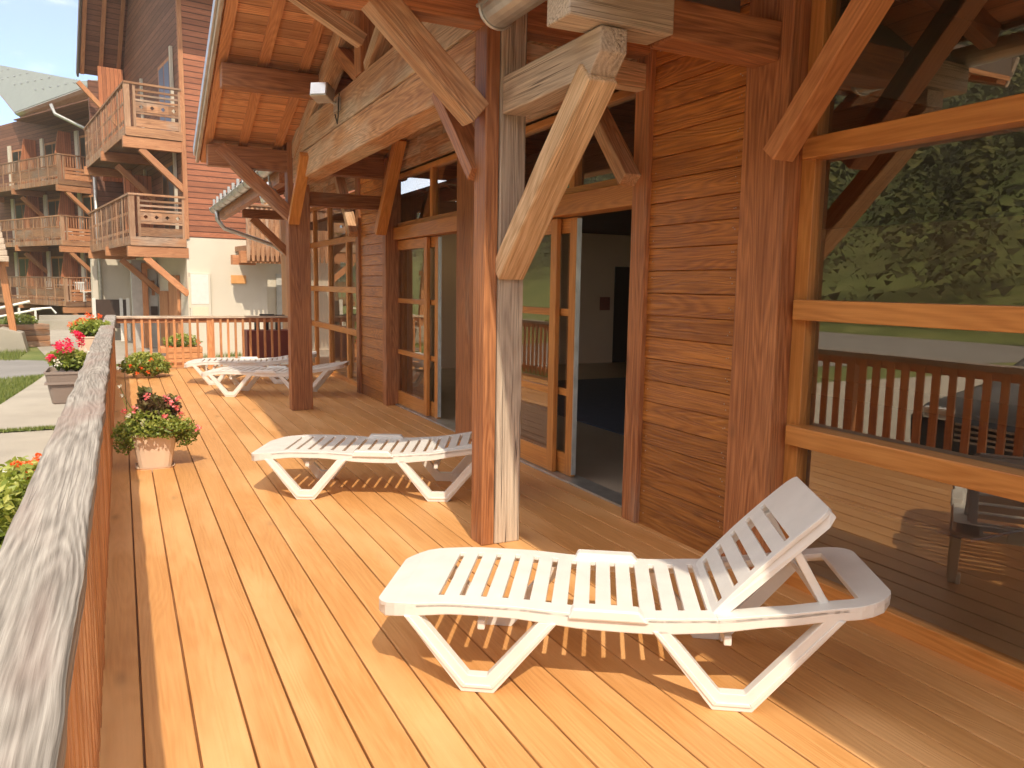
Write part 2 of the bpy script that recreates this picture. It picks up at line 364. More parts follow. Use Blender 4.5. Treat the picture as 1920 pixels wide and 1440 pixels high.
# =============================================================== terrace railing
rl = thing('terrace_railing', (-.15, 15.4, 0), 'brown railing with wide silver-grey handrail along the left and far ends of the deck', 'railing')
def handrail(name, a, b, w, th, mat, ny, par, seed, wig=.006, thd=.004):
    """thick worn plank with wavy edges and relief; a->b centre line on top"""
    a = V3(a); b = V3(b); d = (b-a).normalized(); r = V3((0,0,1)).cross(d)*-1; nxx = 14; L = (b-a).length
    vs = []; gs = []; fs = []
    for j in range(ny+1):
        s_ = L*j/ny; c = a+d*s_
        for i in range(nxx+1):
            q = (i/nxx-.5)*w; e = (abs(i/nxx-.5)*2)**8
            wob = mn.noise(V3((s_*2.3, (1 if q > 0 else -1)*3+seed, 0)))*wig*2.2*abs(i/nxx-.5)*2+mn.noise(V3((s_*9, (1 if q > 0 else -1)*3+seed, 5)))*wig*.8*abs(i/nxx-.5)
            z = -e*.007+mn.noise(V3((s_*1.4, q*30+seed, 1)))*thd*.9+mn.noise(V3((s_*5, q*70, seed)))*thd*.45
            kx = mn.noise(V3((s_*.9+seed, q*6, 9)))
            if kx > .35: z += (kx-.35)*.018
            vs.append(c+r*(q+wob)+V3((0,0,z))); gs.append(V3((s_+seed*7, q, 0)))
    n1 = nxx+1
    fs = [(j*n1+i, j*n1+i+1, (j+1)*n1+i+1, (j+1)*n1+i) for j in range(ny) for i in range(nxx)]
    base = len(vs)
    for j in range(ny+1):
        for i in (0, nxx): vs.append(vs[j*n1+i]-V3((0,0,th))); gs.append(gs[j*n1+i]+V3((0,0,-th)))
    for j in range(ny):
        fs.append((j*n1, (j+1)*n1, base+2*(j+1), base+2*j)); fs.append(((j+1)*n1+nxx, j*n1+nxx, base+2*j+1, base+2*(j+1)+1))
        fs.append((base+2*j, base+2*(j+1), base+2*(j+1)+1, base+2*j+1))
    fs.append(tuple(range(n1))+(base+1, base)); fs.append(tuple(ny*n1+i for i in range(nxx, -1, -1))+(base+2*ny, base+2*ny+1))
    mm = MB(); mm.add(vs, fs, gs, .5); o = mm.build(name, mat, par)
    o.data.polygons.foreach_set('use_smooth', [len(p.vertices) == 4 and i < ny*nxx for i, p in enumerate(o.data.polygons)])
    return o
RX = -.183
handrail('handrail', (RX, -3.2, 1.0), (RX+.002, 3.9, 1.0), .172, .05, M['rail'], 420, rl, 1)
handrail('handrail', (RX+.003, 3.903, .998), (RX, 9.0, .994), .17, .05, M['rail'], 240, rl, 2)
handrail('handrail', (RX, 9.003, .997), (RX+.01, 15.46, .985), .17, .05, M['rail'], 200, rl, 3)
m = MB(); m.box(-.09, 3.05, 15.32, 15.46, .925, .965, ax=0, wob=.002); m.build('end_handrail', M['grey'], rl, bevel=.004, label='paler handrail across the far end')
m = MB(); m.box(-.215, -.15, -3.2, 15.4, .86, .948, ax=1); m.build('side_rail', M['balus'], rl, bevel=.004)
m = MB(); m.box(-.09, 3.05, 15.37, 15.41, .84, .923, ax=0); m.build('side_rail', M['red'], rl, bevel=.003)
m = MB(); m.box(-.215, -.15, -3.2, 15.4, .08, .15, ax=1); m.build('bottom_rail', M['balus'], rl, bevel=.004)
m = MB(); m.box(-.09, 3.05, 15.37, 15.41, .06, .12, ax=0); m.build('bottom_rail', M['red'], rl, bevel=.003)
for i, y in enumerate([y0*1.95+1.5 for y0 in range(-2, 8)]+[15.3]):
    m = MB(); m.box(-.213, -.125, y, y+.09, -.3, .947, ax=2); m.build('post', M['balus'], rl, bevel=.004)
for x in (1.40, 2.9):
    m = MB(); m.box(x, x+.09, 15.36, 15.43, -.3, .922, ax=2); m.build('post', M['balus'], rl, bevel=.004)
k = 0; y = 3.1; st = MB()
while y < 15.25:
    m = MB(); w = U(.068,.08)
    m.box(-.149, -.127, y, y+w, .02, .93, ax=2, wob=.0015); m.build('baluster', M['balus'], rl, bevel=.002); y += .155; k += 1
y = 3.1-.155
while y > -3.1:
    st.box(-.149, -.127, y, y+.075, .02, .93, ax=2, wob=.0015); y -= .155
tag(st.build('balusters', M['balus'], rl), kind='stuff')
for i in range(21):
    x = .05+i*.1325
    if 1.34 < x < 1.5 or x > 2.98: continue
    m = MB(); m.box(x-.021, x+.021, 15.345, 15.368, .03, .92, ax=2); m.build('baluster', M['balus'], rl, bevel=.002)

# =============================================================== the lodge beside the terrace
lg = thing('lodge', (3.3, 7.0, 0), 'timber lodge beside the deck with red-brown board walls, glazed doors and gabled canopy', 'building')
# --- wall piers of horizontal boards
def pier(y0, y1, ym0, ym1, par):
    z = .0; m = MB()
    while z < 3.15:
        h = .142
        # lapped board profile
        vs = []; gs = []
        tilt = .005
        rr = (U(0, 50), U(0, 50), U(0, 50)); nseg = 10
        for i in range(nseg+1):
            y = ym0+(ym1-ym0)*i/nseg; jj = U(-.0015, .0015)
            for (xx, zz) in ((3.115-tilt+jj, z), (3.115+jj, z+h-.008), (3.123, z+h), (3.16, z+h), (3.16, z)):
                vs.append((xx, y, zz)); gs.append((y+rr[0], zz+rr[1], xx+rr[2]))
        fs = []
        for i in range(nseg):
            for j in range(5): fs.append((i*5+j, i*5+(j+1) % 5, (i+1)*5+(j+1) % 5, (i+1)*5+j))
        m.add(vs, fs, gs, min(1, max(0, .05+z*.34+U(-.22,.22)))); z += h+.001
    w = m.build('wall', M['panel'], par)
    n = MB()
    zz = .07
    while zz < 3.1:
        for yy in (ym0+.05, ym0+.065, ym1-.05):
            zq = zz+U(-.03,.03); n.box(3.107, 3.1095, yy-.0025, yy+.0025, zq, zq+.005+U(-.0,.0), tint=.5)
        zz += .143
    tag(n.build('nails', M['zinc'], w), kind='stuff')
    for (a, b, xx) in ((y0, ym0, 3.085), (ym1, y1, 3.075)):
        q = MB(); q.box(xx, 3.3, a, b, -.0, 3.2, ax=2); q.build('corner_post', M['red'], par, bevel=.008)
pier(3.03, 4.36, 3.35, 4.2, lg)
pier(9.8, 11.2, 9.95, 11.05, lg)
# --- frieze boards and wall plate
m = MB()
for q in range(3): 
    z0 = 3.0+q*.1; y = 4.37
    while y < 16:
        y1 = min(y+U(.5, 1.4), 16); m.box(3.14-.01*(q % 2), 3.2, y, y1-.004, z0, z0+.098, ax=1, wob=.003); y = y1
m.build('frieze', M['redgrey'], lg, bevel=.008)
m = MB(); m.box(3.0, 3.3, 4.37, 16.2, 3.3, 3.55, ax=1); m.build('wall_plate', M['redgrey'], lg, bevel=.01)
m = MB(); m.box(2.96, 3.2, -4, 4.2, 3.28, 3.55, ax=1); m.build('wall_plate', M['red'], lg, bevel=.01)
# --- big window
def frame_rect(m, x0, x1, ya, yb, za, zb, w):
    m.box(x0, x1, ya, yb, za, za+w, ax=1); m.box(x0, x1, ya, yb, zb-w, zb, ax=1)
    m.box(x0, x1, ya, ya+w, za+w, zb-w, ax=2); m.box(x0, x1, yb-w, yb, za+w, zb-w, ax=2)
def window(par, ya, yb, za, zb, xg, trans, mull=(), w=.07, mat='frame', name='window', tp=.06, th=.095):
    m = MB(); frame_rect(m, xg-.05, xg+.03, ya, yb, za, zb, w); fr = m.build(name, M[mat], par, bevel=.004)
    ys = [ya+w]+list(mull)+[yb-w]
    for y in mull:
        q = MB(); q.box(xg-.045, xg+.025, y-.04, y+.04, za+w, zb-w, ax=2); q.build('mullion', M[mat], fr, bevel=.003)
    for z in trans:
        q = MB(); q.box(xg-tp, xg+.024, ya+w*.5, yb-w*.5, z-th/2, z+th/2, ax=1); q.build('transom', M[mat], fr, bevel=.005)
    for i in range(len(ys)-1):
        zs = [za+w]+list(trans)+[zb-w]
        for j in range(len(zs)-1):
            q = MB(); q.add([(xg, ys[i], zs[j]), (xg, ys[i+1], zs[j]), (xg, ys[i+1], zs[j+1]), (xg, ys[i], zs[j+1])], [(0,3,2,1)]); q.build('pane', M['glass'], fr)
    return fr
window(lg, -3.6, 3.028, .0, 3.3, 3.25, (.835, 1.50, 2.32), (-.6,), w=.09, tp=.1, th=.105)
window(lg, 11.2, 15.9, .0, 3.0, 3.3, (.84, 1.5, 2.3), (12.4, 13.6, 14.75))
# --- glazed door sets
def doorset(y0, y1, open0):
    q = MB(); q.box(3.19, 3.36, y0, y1, 2.17, 2.33, ax=1); q.box(3.21, 3.36, y0-.0, y0+.07, 0, 2.17, ax=2); q.box(3.21, 3.36, y1-.1, y1, 0, 2.17, ax=2)
    d = q.build('door', M['frame'], lg, bevel=.004)
    def leaf(a, b, x, zz=(.72, 1.39)):
        m = MB(); x0, x1 = x-.022, x+.022
        m.box(x0, x1, a, a+.1, .02, 2.16, ax=2); m.box(x0, x1, b-.1, b, .02, 2.16, ax=2)
        m.box(x0+.002, x1-.002, a+.1, b-.1, .02, .2, ax=1); m.box(x0+.002, x1-.002, a+.1, b-.1, 2.04, 2.16, ax=1)
        for z in zz: m.box(x0+.004, x1-.004, a+.1, b-.1, z-.03, z+.03, ax=1)
        m.build('leaf', M['frame'], d, bevel=.004)
        g = MB(); g.add([(x, a+.1, .2), (x, b-.1, .2), (x, b-.1, 2.04), (x, a+.1, 2.04)], [(0,3,2,1)]); g.build('pane', M['glass'], d)
    leaf(open0+.22, y1-.1, 3.27); leaf(open0, open0+1.32, 3.325)
    g = MB(); g.box(3.305, 3.345, open0-.012, open0-.002, .04, 2.15); g.build('seal', M['zinc'], d)
    g = MB(); g.tube([(3.40, y0+.1, .85), (3.43, y0+.1, .88), (3.435, y0+.1, 1.0), (3.43, y0+.1, 1.15), (3.40, y0+.1, 1.18)], .009, 8); g.build('handle', M['steel'], d, smooth=True)
    g = MB(); g.box(3.21, 3.4, y0, y1, .0, .018); g.build('threshold', M['zinc'], d, bevel=.003)
    window(lg, y0, y1, 2.33, 3.0, 3.3, (), ((y0+y1)/2-.3,), w=.06)
doorset(4.37, 7.12, 5.43)
doorset(7.6, 10.2, 8.5)
m = MB(); m.box(3.16, 3.36, 7.12, 7.6, 0, 3.0, ax=2); m.build('corner_post', M['red'], lg, bevel=.006)
# --- canopy posts
m = MB(); m.beam((1.972, 4.29, 0), (1.972, 4.29, 3.5), .085, .165, (0,1,0), 8, .0015); m.build('post', M['red'], lg, bevel=.006)
m = MB(); m.beam((2.105, 4.285, 0), (2.105, 4.285, 3.35), .17, .165, (0,1,0), 8, .002); m.build('post', M['grey'], lg, bevel=.008, label='grey weathered half of the main post')
m = MB(); m.beam((2.0, 9.92, 0), (2.0, 9.92, 3.4), .265, .18, (0,1,0), 6, .002); m.build('post', M['red'], lg, bevel=.008)
# --- tie beam, two stacked timbers
m = MB(); m.beam((2.03, 4.38, 3.245), (2.03, 10.35, 3.245), .21, .30, n=10, wob=.003); m.build('tie_beam', M['redgrey'], lg, bevel=.01)
m = MB(); m.beam((2.04, 4.38, 2.945), (2.04, 10.2, 2.945), .22, .295, n=12, wob=.006); m.build('tie_beam', M['redgrey'], lg, bevel=.014)
# --- gable soffit
RY, RZ, SL = 6.95, 4.30, .352
def sz(y): return RZ-SL*abs(y-RY)
for y0, y1 in ((RY, 10.45), (3.45, RY)):
    m = MB(); vs = []; gs = []
    for t in (0, .03):
        for (x, y) in ((.93, y0), (11.8, y0), (11.8, y1), (.93, y1)):
            vs.append((x, y, sz(y)+t)); gs.append((x, y*1.06, t))
    m.add(vs, [(0,1,2,3), (7,6,5,4), (0,4,5,1), (1,5,6,2), (2,6,7,3), (3,7,4,0)], gs); sf = m.build('soffit', M['soffit'], lg)
    for x in (.99, 1.38, 1.78):
        b = MB(); ya, yb = (y0+.05, y1-.02) if y0 == RY else (y0+.02, y1-.05)
        b.beam((x, ya, sz(ya)-.017), (x, yb, sz(yb)-.017), .1, .03); b.build('batten', M['batten'], sf)
    m = MB(); vs = []
    for t in (.031, .16):
        for (x, y) in ((.9, y0), (11.8, y0), (11.8, y1), (.9, y1)): vs.append((x, y, sz(y)+t))
    m.add(vs, [(0,1,2,3), (7,6,5,4), (0,4,5,1), (1,5,6,2), (2,6,7,3), (3,7,4,0)]); m.build('roof', M['roofdark'], lg)
    m = MB(); m.beam((.905, y0, sz(y0)+.06), (.905, y1, sz(y1)+.06), .035, .2); m.build('verge_board', M['grey'], lg, bevel=.004)
    m = MB(); m.beam((.875, y0, sz(y0)+.1), (.875, y1, sz(y1)+.1), .02, .1); m.build('verge_flashing', M['zinc'], lg)
for y, w, h in ((9.93, .18, .24), (8.4, .17, .22), (6.95, .2, .26), (5.5, .17, .22), (4.29, .16, .22)):
    z = sz(y)-.034-h/2-SL*w/2
    m = MB(); m.beam((.97, y, z), (3.4, y, z), w, h, n=4, wob=.003); m.build('purlin', M['red'], lg, bevel=.01)
# rafters of the truss, king post, struts
m = MB(); m.beam((2.0, 9.75, sz(9.75)-.17), (2.0, RY+.05, sz(RY)-.17), .17, .17, n=4, wob=.003); m.build('rafter', M['redgrey'], lg, bevel=.008)
m = MB(); m.beam((2.0, 4.2, sz(4.2)-.17), (2.0, RY-.05, sz(RY)-.17), .17, .17, n=4, wob=.003); m.build('rafter', M['redgrey'], lg, bevel=.008)
m = MB(); m.beam((2.0, 6.85, 3.395), (2.0, 6.85, 4.1), .18, .2, (0,1,0)); m.build('king_post', M['red'], lg, bevel=.008)
m = MB(); m.beam((2.0, 6.72, 3.42), (2.0, 5.95, 3.85), .13, .13); m.build('strut', M['redgrey'], lg, bevel=.006)
m = MB(); m.beam((2.0, 6.98, 3.42), (2.0, 7.8, 3.85), .13, .13); m.build('strut', M['red'], lg, bevel=.006)
m = MB(); m.beam((1.95, 6.8, 3.66), (1.25, 6.8, 4.02), .11, .12); m.build('brace', M['redgrey'], lg, bevel=.006)
# braces to the outriggers (rise towards the outer edge)
m = MB(); m.beam((1.90, 4.28, 2.585), (1.14, 4.28, 3.28), .15, .16, n=4, wob=.002); m.build('brace', M['redgrey'], lg, bevel=.01)
m = MB(); m.beam((1.95, 9.90, 2.38), (1.10, 9.90, 3.16), .15, .15, n=3, wob=.002); m.build('brace', M['red'], lg, bevel=.01)
# knees under the tie beam
m = MB(); m.beam((1.905, 9.70, 2.32), (1.905, 8.95, 3.02), .07, .13, (1,0,0)); m.build('brace', M['frame'], lg, bevel=.006)
m = MB(); m.beam((1.97, 4.36, 2.26), (1.97, 4.98, 2.86), .09, .15, (1,0,0)); m.build('brace', M['red'], lg, bevel=.006)
# bolster, cross beam and pale brace at the main post
m = MB()
pf = [(4.19, 2.59), (4.19, 2.80), (3.16, 2.80), (3.16, 2.69), (3.25, 2.60), (3.9, 2.59)]
m.prism([(a, b) for a, b in pf], lambda a, b, d: (d, a, b), 2.025, 2.175); m.build('bolster', M['grey'], lg, bevel=.008)
m = MB(); m.beam((1.84, 3.24, 2.89), (2.42, 3.24, 2.89), .21, .165, n=3, wob=.003); m.build('cross_beam', M['grey'], lg, bevel=.008)
m = MB(); m.beam((2.424, 3.24, 2.89), (3.09, 3.2, 2.87), .19, .19, n=3, wob=.003); m.build('cross_beam', M['red'], lg, bevel=.01)
m = MB(); m.beam((2.09, 4.22, 1.68), (2.09, 3.27, 2.62), .13, .17, (1,0,0), n=5, wob=.003); m.build('brace', M['pale'], lg, bevel=.01)
# wall braces
def wb(y0, y1, z0, z1, par=lg, mat='redgrey', x=3.02):
    m = MB(); m.beam((x, y0, z0), (x, y1, z1), .1, .14, (1,0,0), n=3, wob=.002); m.build('brace', M[mat], par, bevel=.008)
wb(4.3, 5.15, 2.3, 3.3); wb(9.82, 9.0, 2.25, 3.3, mat='frame'); wb(11.1, 11.9, 2.3, 3.2); wb(2.98, 2.1, 2.27, 3.3, mat='batten', x=2.98)
m = MB(); m.beam((2.14, 9.98, 2.64), (3.1, 9.98, 2.64), .14, .17); m.build('tie', M['red'], lg, bevel=.006)
m = MB(); m.beam((2.18, 4.3, 2.95), (3.12, 4.3, 2.95), .1, .16); m.build('tie', M['redgrey'], lg, bevel=.006)
# bracket at the far end
m = MB(); m.beam((2.08, 15.3, 2.86), (3.2, 15.3, 2.86), .14, .16); m.build('tie', M['red'], lg, bevel=.006)
m = MB(); m.beam((2.25, 15.3, 2.78), (3.0, 15.3, 2.05), .12, .14); m.build('brace', M['red'], lg, bevel=.006)
m = MB(); m.box(2.98, 3.2, 15.2, 15.42, 0, 3.2, ax=2); m.build('post', M['red'], lg, bevel=.006)
# main roof: eaves along x=1.9
def mz(x): return 3.12+.36*(x-1.9)
for y0, y1 in ((-8, 3.75), (10.6, 17.6)):
    m = MB(); vs = []; gs = []
    for t in (0, .03):
        for (x, y) in ((1.93, y0), (11.8, y0), (11.8, y1), (1.93, y1)): vs.append((x, y, mz(x)+t)); gs.append((y, x, t))
    m.add(vs, [(0,3,2,1), (4,5,6,7), (0,1,5,4), (1,2,6,5), (2,3,7,6), (3,0,4,7)], gs); m.build('soffit', M['soffit'], lg)
    m = MB(); vs = []
    for t in (.031, .17):
        for (x, y) in ((1.9, y0), (11.82, y0), (11.82, y1), (1.9, y1)): vs.append((x, y, mz(x)+t))
    m.add(vs, [(0,3,2,1), (4,5,6,7), (0,1,5,4), (1,2,6,5), (2,3,7,6), (3,0,4,7)]); m.build('roof', M['roofdark'], lg)
    m = MB()
    yy = y0+.5
    while yy < y1:
        m.beam((1.95, yy, mz(1.95)-.07), (3.3, yy, mz(3.3)-.07), .09, .13); yy += .95
    m.build('rafters', M['red'], lg)
    m = MB(); m.beam((1.915, y0, 3.2), (1.915, y1, 3.2), .03, .2); m.build('fascia', M['grey'], lg)
    # half round gutter
    g = MB(); r = .1 if y1 < 5 else .08; vs = []; n = 12; x0, z0 = (1.85, 3.06) if y1 < 5 else (1.82, 3.10); ye = 3.93 if y1 < 5 else y1
    for y in (y0, ye):
        for i in range(n+1):
            a = math.pi+math.pi*i/n; vs.append((x0+r*math.cos(a), y, z0+r*math.sin(a)))
        for i in range(n+1):
            a = math.pi+math.pi*i/n; vs.append((x0+(r-.006)*math.cos(a), y, z0+(r-.006)*math.sin(a)))
    q = 2*(n+1); fs = []
    for i in range(n): fs += [(i, i+1, q+i+1, q+i), (n+1+i+1, n+1+i, q+n+1+i, q+n+1+i+1)]
    for yb in (0, q): fs.append(tuple(yb+i for i in range(n+1)))
    g.add(vs, fs); gt = g.build('gutter', M['zinc'], lg)
    g = MB(); yy = ye-.03
    g.tube([(x0-r-.004, y0, z0+.004), (x0-r-.004, ye, z0+.004)], .011, 8)
    while yy > max(y0, -2):
        pts = [(x0+(r+.006)*math.cos(math.pi+math.pi*i/10), yy, z0+(r+.006)*math.sin(math.pi+math.pi*i/10)) for i in range(11)]
        g.tube([(x0-r-.006, yy, z0+.03)]+pts+[(1.92, yy, z0+.1)], .009, 6); yy -= .7
    g.build('gutter_bracket', M['zinc'], gt, smooth=True)
m = MB(); m.tube([(1.82, 17.0, 3.03), (1.82, 17.0, 2.85), (1.95, 17.0, 2.68), (2.9, 17.0, 2.38), (3.15, 17.0, 2.2), (3.15, 17.0, 0)], .045, 10); m.build('downpipe', M['zinc'], lg, smooth=True)
m = MB(); m.beam((1.97, 10.6, 2.98), (1.97, 17.6, 2.98), .12, .18); m.build('eaves_beam', M['red'], lg)
m = MB(); m.box(3.1, 3.4, 15.9, 17.2, 0, 3.3); m.build('wall', M['panel'], lg)
# snow guards row on far eave
for i in range(9): m = MB(); m.box(1.76, 1.80, 12.3+i*.6, 12.36+i*.6, 3.08, 3.26); m.build('snow_guard', M['zinc'], lg)
# room behind the glass
m = MB(); m.box(3.36, 11.6, -6, 17, -.06, -.012, tint=.5); m.build('floor', M['tile'], lg)
for bb in ((11.6, 11.8, -6.2, 17, -.3, 5), (3.4, 11.6, -6.2, -6, -.3, .5), (3.4, 11.6, 14.0, 14.12, -.05, 3.0)):
    m = MB(); m.box(*bb); m.build('inner_wall', M['inwall'], lg)
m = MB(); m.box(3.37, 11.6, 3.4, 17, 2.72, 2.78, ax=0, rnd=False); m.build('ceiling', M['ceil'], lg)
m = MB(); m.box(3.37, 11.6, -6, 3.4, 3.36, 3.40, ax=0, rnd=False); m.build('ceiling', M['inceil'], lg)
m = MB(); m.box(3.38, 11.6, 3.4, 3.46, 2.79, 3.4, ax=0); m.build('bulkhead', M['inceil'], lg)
for yy in (-3.5, -.5, 2.2): m = MB(); m.box(3.4, 10.2, yy-.08, yy+.08, 3.12, 3.358, ax=0); m.build('ceiling_beam', M['ceil'], lg)
m = MB(); m.add([(3.4, -6.1, .5), (11.6, -6.1, .5), (11.6, -6.1, 3.4), (3.4, -6.1, 3.4)], [(0,1,2,3)]); m.build('pane', M['glass'], lg)  # unseen glazed end wall, added to let sunlight into the room
m = MB(); m.box(9.5, 10.5, 13.96, 13.999, -.012, 2.05); m.build('inner_door', M['brown'], lg)
m = MB(); m.box(11.5, 11.6, 1.9, 2.9, 0, 2.1); m.build('inner_door', M['brown'], lg)

tag((lambda m: (m.box(4.88, 9.6, 3.0, 11.4, -.011, .008), m.build('floor_mat', M['carpet'], bevel=.003))[1])(MB()), 'blue-grey floor mat lying inside the open doorway', 'mat')
nb = MB(); nb.box(9.14, 9.38, 13.97, 13.998, 1.12, 1.4); tag(nb.build('wall_notice', plain('faded_red_notice', (.33,.09,.06), .7, var=.3, scale=30)), 'small red notice on the inner wall seen through the open door', 'notice')
for (x, y, lab) in ((6.3, 3.3, 'lit ceiling lamp seen dimly through the big window'), (5.6, 12.7, 'lit ceiling lamp behind the far tall window')):
    t = thing('ceiling_lamp', (x, y, 2.72), lab, 'lamp', 'lit lamps inside the lodge')
    m = MB(); m.lathe((x, y, 2.66), [(.02, 0), (.15, .01), (.17, .05), (.17, .058)], 20); m.build('diffuser', M['glow'], t, smooth=True)
    m = MB(); m.lathe((x, y, 2.7185), [(.18, -.001), (.18, 0)], 20); m.build('base', M['white'], t)

# floodlight on the tie beam, lantern near the far post
t = thing('floodlight', (1.9, 7.5, 3.3), 'small silver floodlight fixed to the upper tie beam of the canopy', 'floodlight')
m = MB(); m.beam((1.70, 7.40, 3.37), (1.80, 7.52, 3.33), .17, .13, (0,0,1)); m.build('housing', M['zinc'], t, bevel=.01)
m = MB(); m.beam((1.693, 7.39, 3.373), (1.699, 7.398, 3.371), .145, .105, (0,0,1)); m.build('lens', M['lamp'], t)
m = MB(); m.tube([(1.80, 7.52, 3.33), (1.86, 7.55, 3.30), (1.92, 7.56, 3.28)], .016); m.box(1.895, 1.925, 7.48, 7.64, 3.22, 3.34); m.build('bracket', M['zinc'], t)
m = MB(); m.tube([(1.905, 7.45, 3.36), (1.89, 7.42, 3.30), (1.89, 7.44, 3.16), (1.90, 7.52, 3.10), (1.90, 7.6, 3.2)], .006, 6); m.build('cable', M['black'], t, smooth=True)
t = thing('wall_lantern', (1.86, 10.3, 2.8), 'pale glass lantern hanging under the eaves behind the far post', 'lantern')
m = MB(); m.lathe((1.84, 10.95, 2.62), [(.02, .32), (.035, .3), (.04, .24), (.09, .22), (.13, .12), (.11, .02), (.05, 0)], 14); m.build('shade', M['lamp'], t, smooth=True)
m = MB(); m.tube([(1.84, 10.95, 2.9), (1.84, 10.95, 3.1), (1.93, 10.95, 3.1)], .015); m.build('bracket', M['zinc'], t)

# =============================================================== sun loungers
def zt(s):
    P = [(-.42,.325), (-.3,.35), (-.1,.366), (.15,.366), (.4,.352), (.7,.352), (.92,.366), (1.15,.398), (1.4,.44), (1.58,.475)]
    if s <= P[0][0]: return P[0][1]
    for (a, b), (c, d) in zip(P, P[1:]):
        if s <= c: t = (s-a)/(c-a); t = t*t*(3-2*t)*.35+t*.65; return b+(d-b)*t
    return P[-1][1]
W = .66
def plate(m, sb, wb_, solid, zf, th, xf=None, wf=None):
    """grid plate; solid(i,j) cell; zf(s)->z ; xf maps (s,w,z)->pt"""
    ns, nw = len(sb), len(wb_)
    idx = {}; vs = []; fs = []
    def vert(i, j, k):
        key = (i, j, k)
        if key not in idx:
            s_ = sb[i]; w = wb_[j]
            if wf: w = wf(s_, w)
            p = (s_, w, zf(s_)-(th if k else 0))
            idx[key] = len(vs); vs.append(xf(*p) if xf else p)
        return idx[key]
    for i in range(ns-1):
        for j in range(nw-1):
            if not solid(i, j): continue
            fs.append((vert(i,j,0), vert(i+1,j,0), vert(i+1,j+1,0), vert(i,j+1,0)))
            fs.append((vert(i,j+1,1), vert(i+1,j+1,1), vert(i+1,j,1), vert(i,j,1)))
            def ok(a, b): return 0 <= a < ns-1 and 0 <= b < nw-1 and solid(a, b)
            if not ok(i, j-1): fs.append((vert(i,j,0), vert(i,j,1), vert(i+1,j,1), vert(i+1,j,0)))
            if not ok(i, j+1): fs.append((vert(i+1,j+1,0), vert(i+1,j+1,1), vert(i,j+1,1), vert(i,j+1,0)))
            if not ok(i-1, j): fs.append((vert(i,j+1,0), vert(i,j+1,1), vert(i,j,1), vert(i,j,0)))
            if not ok(i+1, j): fs.append((vert(i+1,j,0), vert(i+1,j,1), vert(i+1,j+1,1), vert(i+1,j+1,0)))
    m.add(vs, fs)
def lounger(loc, rz, ang, label):
    """local x = along (foot end at -x), y = across (0 near side, +W far side)"""
    t = thing('sun_lounger', loc, label, 'sun lounger', 'white plastic sun loungers on the deck', rz)
    cx, cy = .5, W/2
    def wfe(s_, w):   # rounded ends
        k = 0
        if s_ < -.24: q = (-.24-s_)/.18; k = .13*(1-math.sqrt(max(0, 1-q*q*.98)))
        if s_ > 1.42: q = (s_-1.42)/.16; k = .13*(1-math.sqrt(max(0, 1-q*q*.98)))
        return W/2+(w-W/2)*(1-k/(W/2))
    # seat plate with slots
    sb = [-.42,-.415,-.40,-.37,-.33,-.28,-.24,-.2]; s_ = -.165; slots = set()
    while s_ < .90:
        sb += [s_, s_+.024]; slots.add(len(sb)-2); s_ += .0865
    sb.append(.925)
    wb_ = [0, .012, .03, .08, .16, .5, .585, .63, .648, W]
    m = MB(); plate(m, sb, wb_, lambda i, j: not (i in slots and j in (3, 4, 5)), zt, .02, wf=wfe)
    seat = m.build('seat', M['white'], t, bevel=.004)
    # rear frame with opening
    sb2 = [.925, 1.0, 1.1, 1.2, 1.3, 1.34, 1.38, 1.42, 1.455, 1.50, 1.53, 1.555, 1.57, 1.58]
    m = MB(); plate(m, sb2, wb_, lambda i, j: (j in (0, 1, 2, 6, 7, 8)) or sb2[i] >= 1.455, zt, .022, wf=wfe); 
    m.build('rear_frame', M['white'], t, bevel=.004)
    # skirts along both sides and the ends
    m = MB(); n = 44
    for w0, w1 in ((0, .028), (W-.028, W)):
        vs = []; fs = []
        for i in range(n+1):
            q = -.42+2.0*i/n; z = zt(q)-.004; h = .054-.008*math.cos(q*5)
            for (w, zz) in ((w0, z), (w1, z), (w1, z-h), (w0, z-h)):
                vs.append((q, wfe(q, w), zz))
        for i in range(n):
            for j in range(4): fs.append((4*i+j, 4*i+(j+1) % 4, 4*i+4+(j+1) % 4, 4*i+4+j))
        fs += [(3,2,1,0), (4*n, 4*n+1, 4*n+2, 4*n+3)]
        m.add(vs, fs)
    for s0, s1 in ((-.42, -.395), (1.557, 1.58)):
        a, b = wfe(-.42, 0)+.005, wfe(-.42, W)-.005
        m.box(s0, s1, a+.11, b-.11, zt(s0)-.06, zt(s0)-.004)
    m.build('side_rail', M['white'], t, bevel=.005)
    # V legs on both sides
    for w0, w1 in ((.0, .045), (W-.045, W)):
        for (tl, tr, fl, fr_) in ((-.29, .31, -.055, .075), (.68, 1.38, .92, 1.07)):
            m = MB(); z1, z2 = zt(tl)-.05, zt(tr)-.05; k = .062
            pts = [(tl, z1), (tl+k, z1+.004), (fl+.028, .07), (fr_-.028, .07), (tr-k, z2), (tr+.012, z2), (fr_, 0), (fl, 0)]
            m.prism(pts, lambda a, b, d: (a, d, b), w0, w1)
            # raised rib on the outer faces
            wo, wi = (w0-.006, w0) if w0 == 0 else (w1, w1+.006)
            m.prism([(tl+.004, z1), (tl+.026, z1), (fl+.016, .035), (fl+.004, .02)], lambda a, b, d: (a, d, b), wo, wi)
            m.prism([(fl+.004, .02), (fl+.016, .035), (fr_-.012, .035), (fr_-.003, .02)], lambda a, b, d: (a, d, b), wo, wi)
            m.prism([(tr-.018, z2), (tr+.006, z2), (fr_-.003, .02), (fr_-.012, .035)], lambda a, b, d: (a, d, b), wo, wi)
            m.build('leg', M['white'], t, bevel=.004)
    m = MB()
    for w in (.05, W-.05): m.box(1.04, 1.09, w-.012, w+.012, .0, .06); 
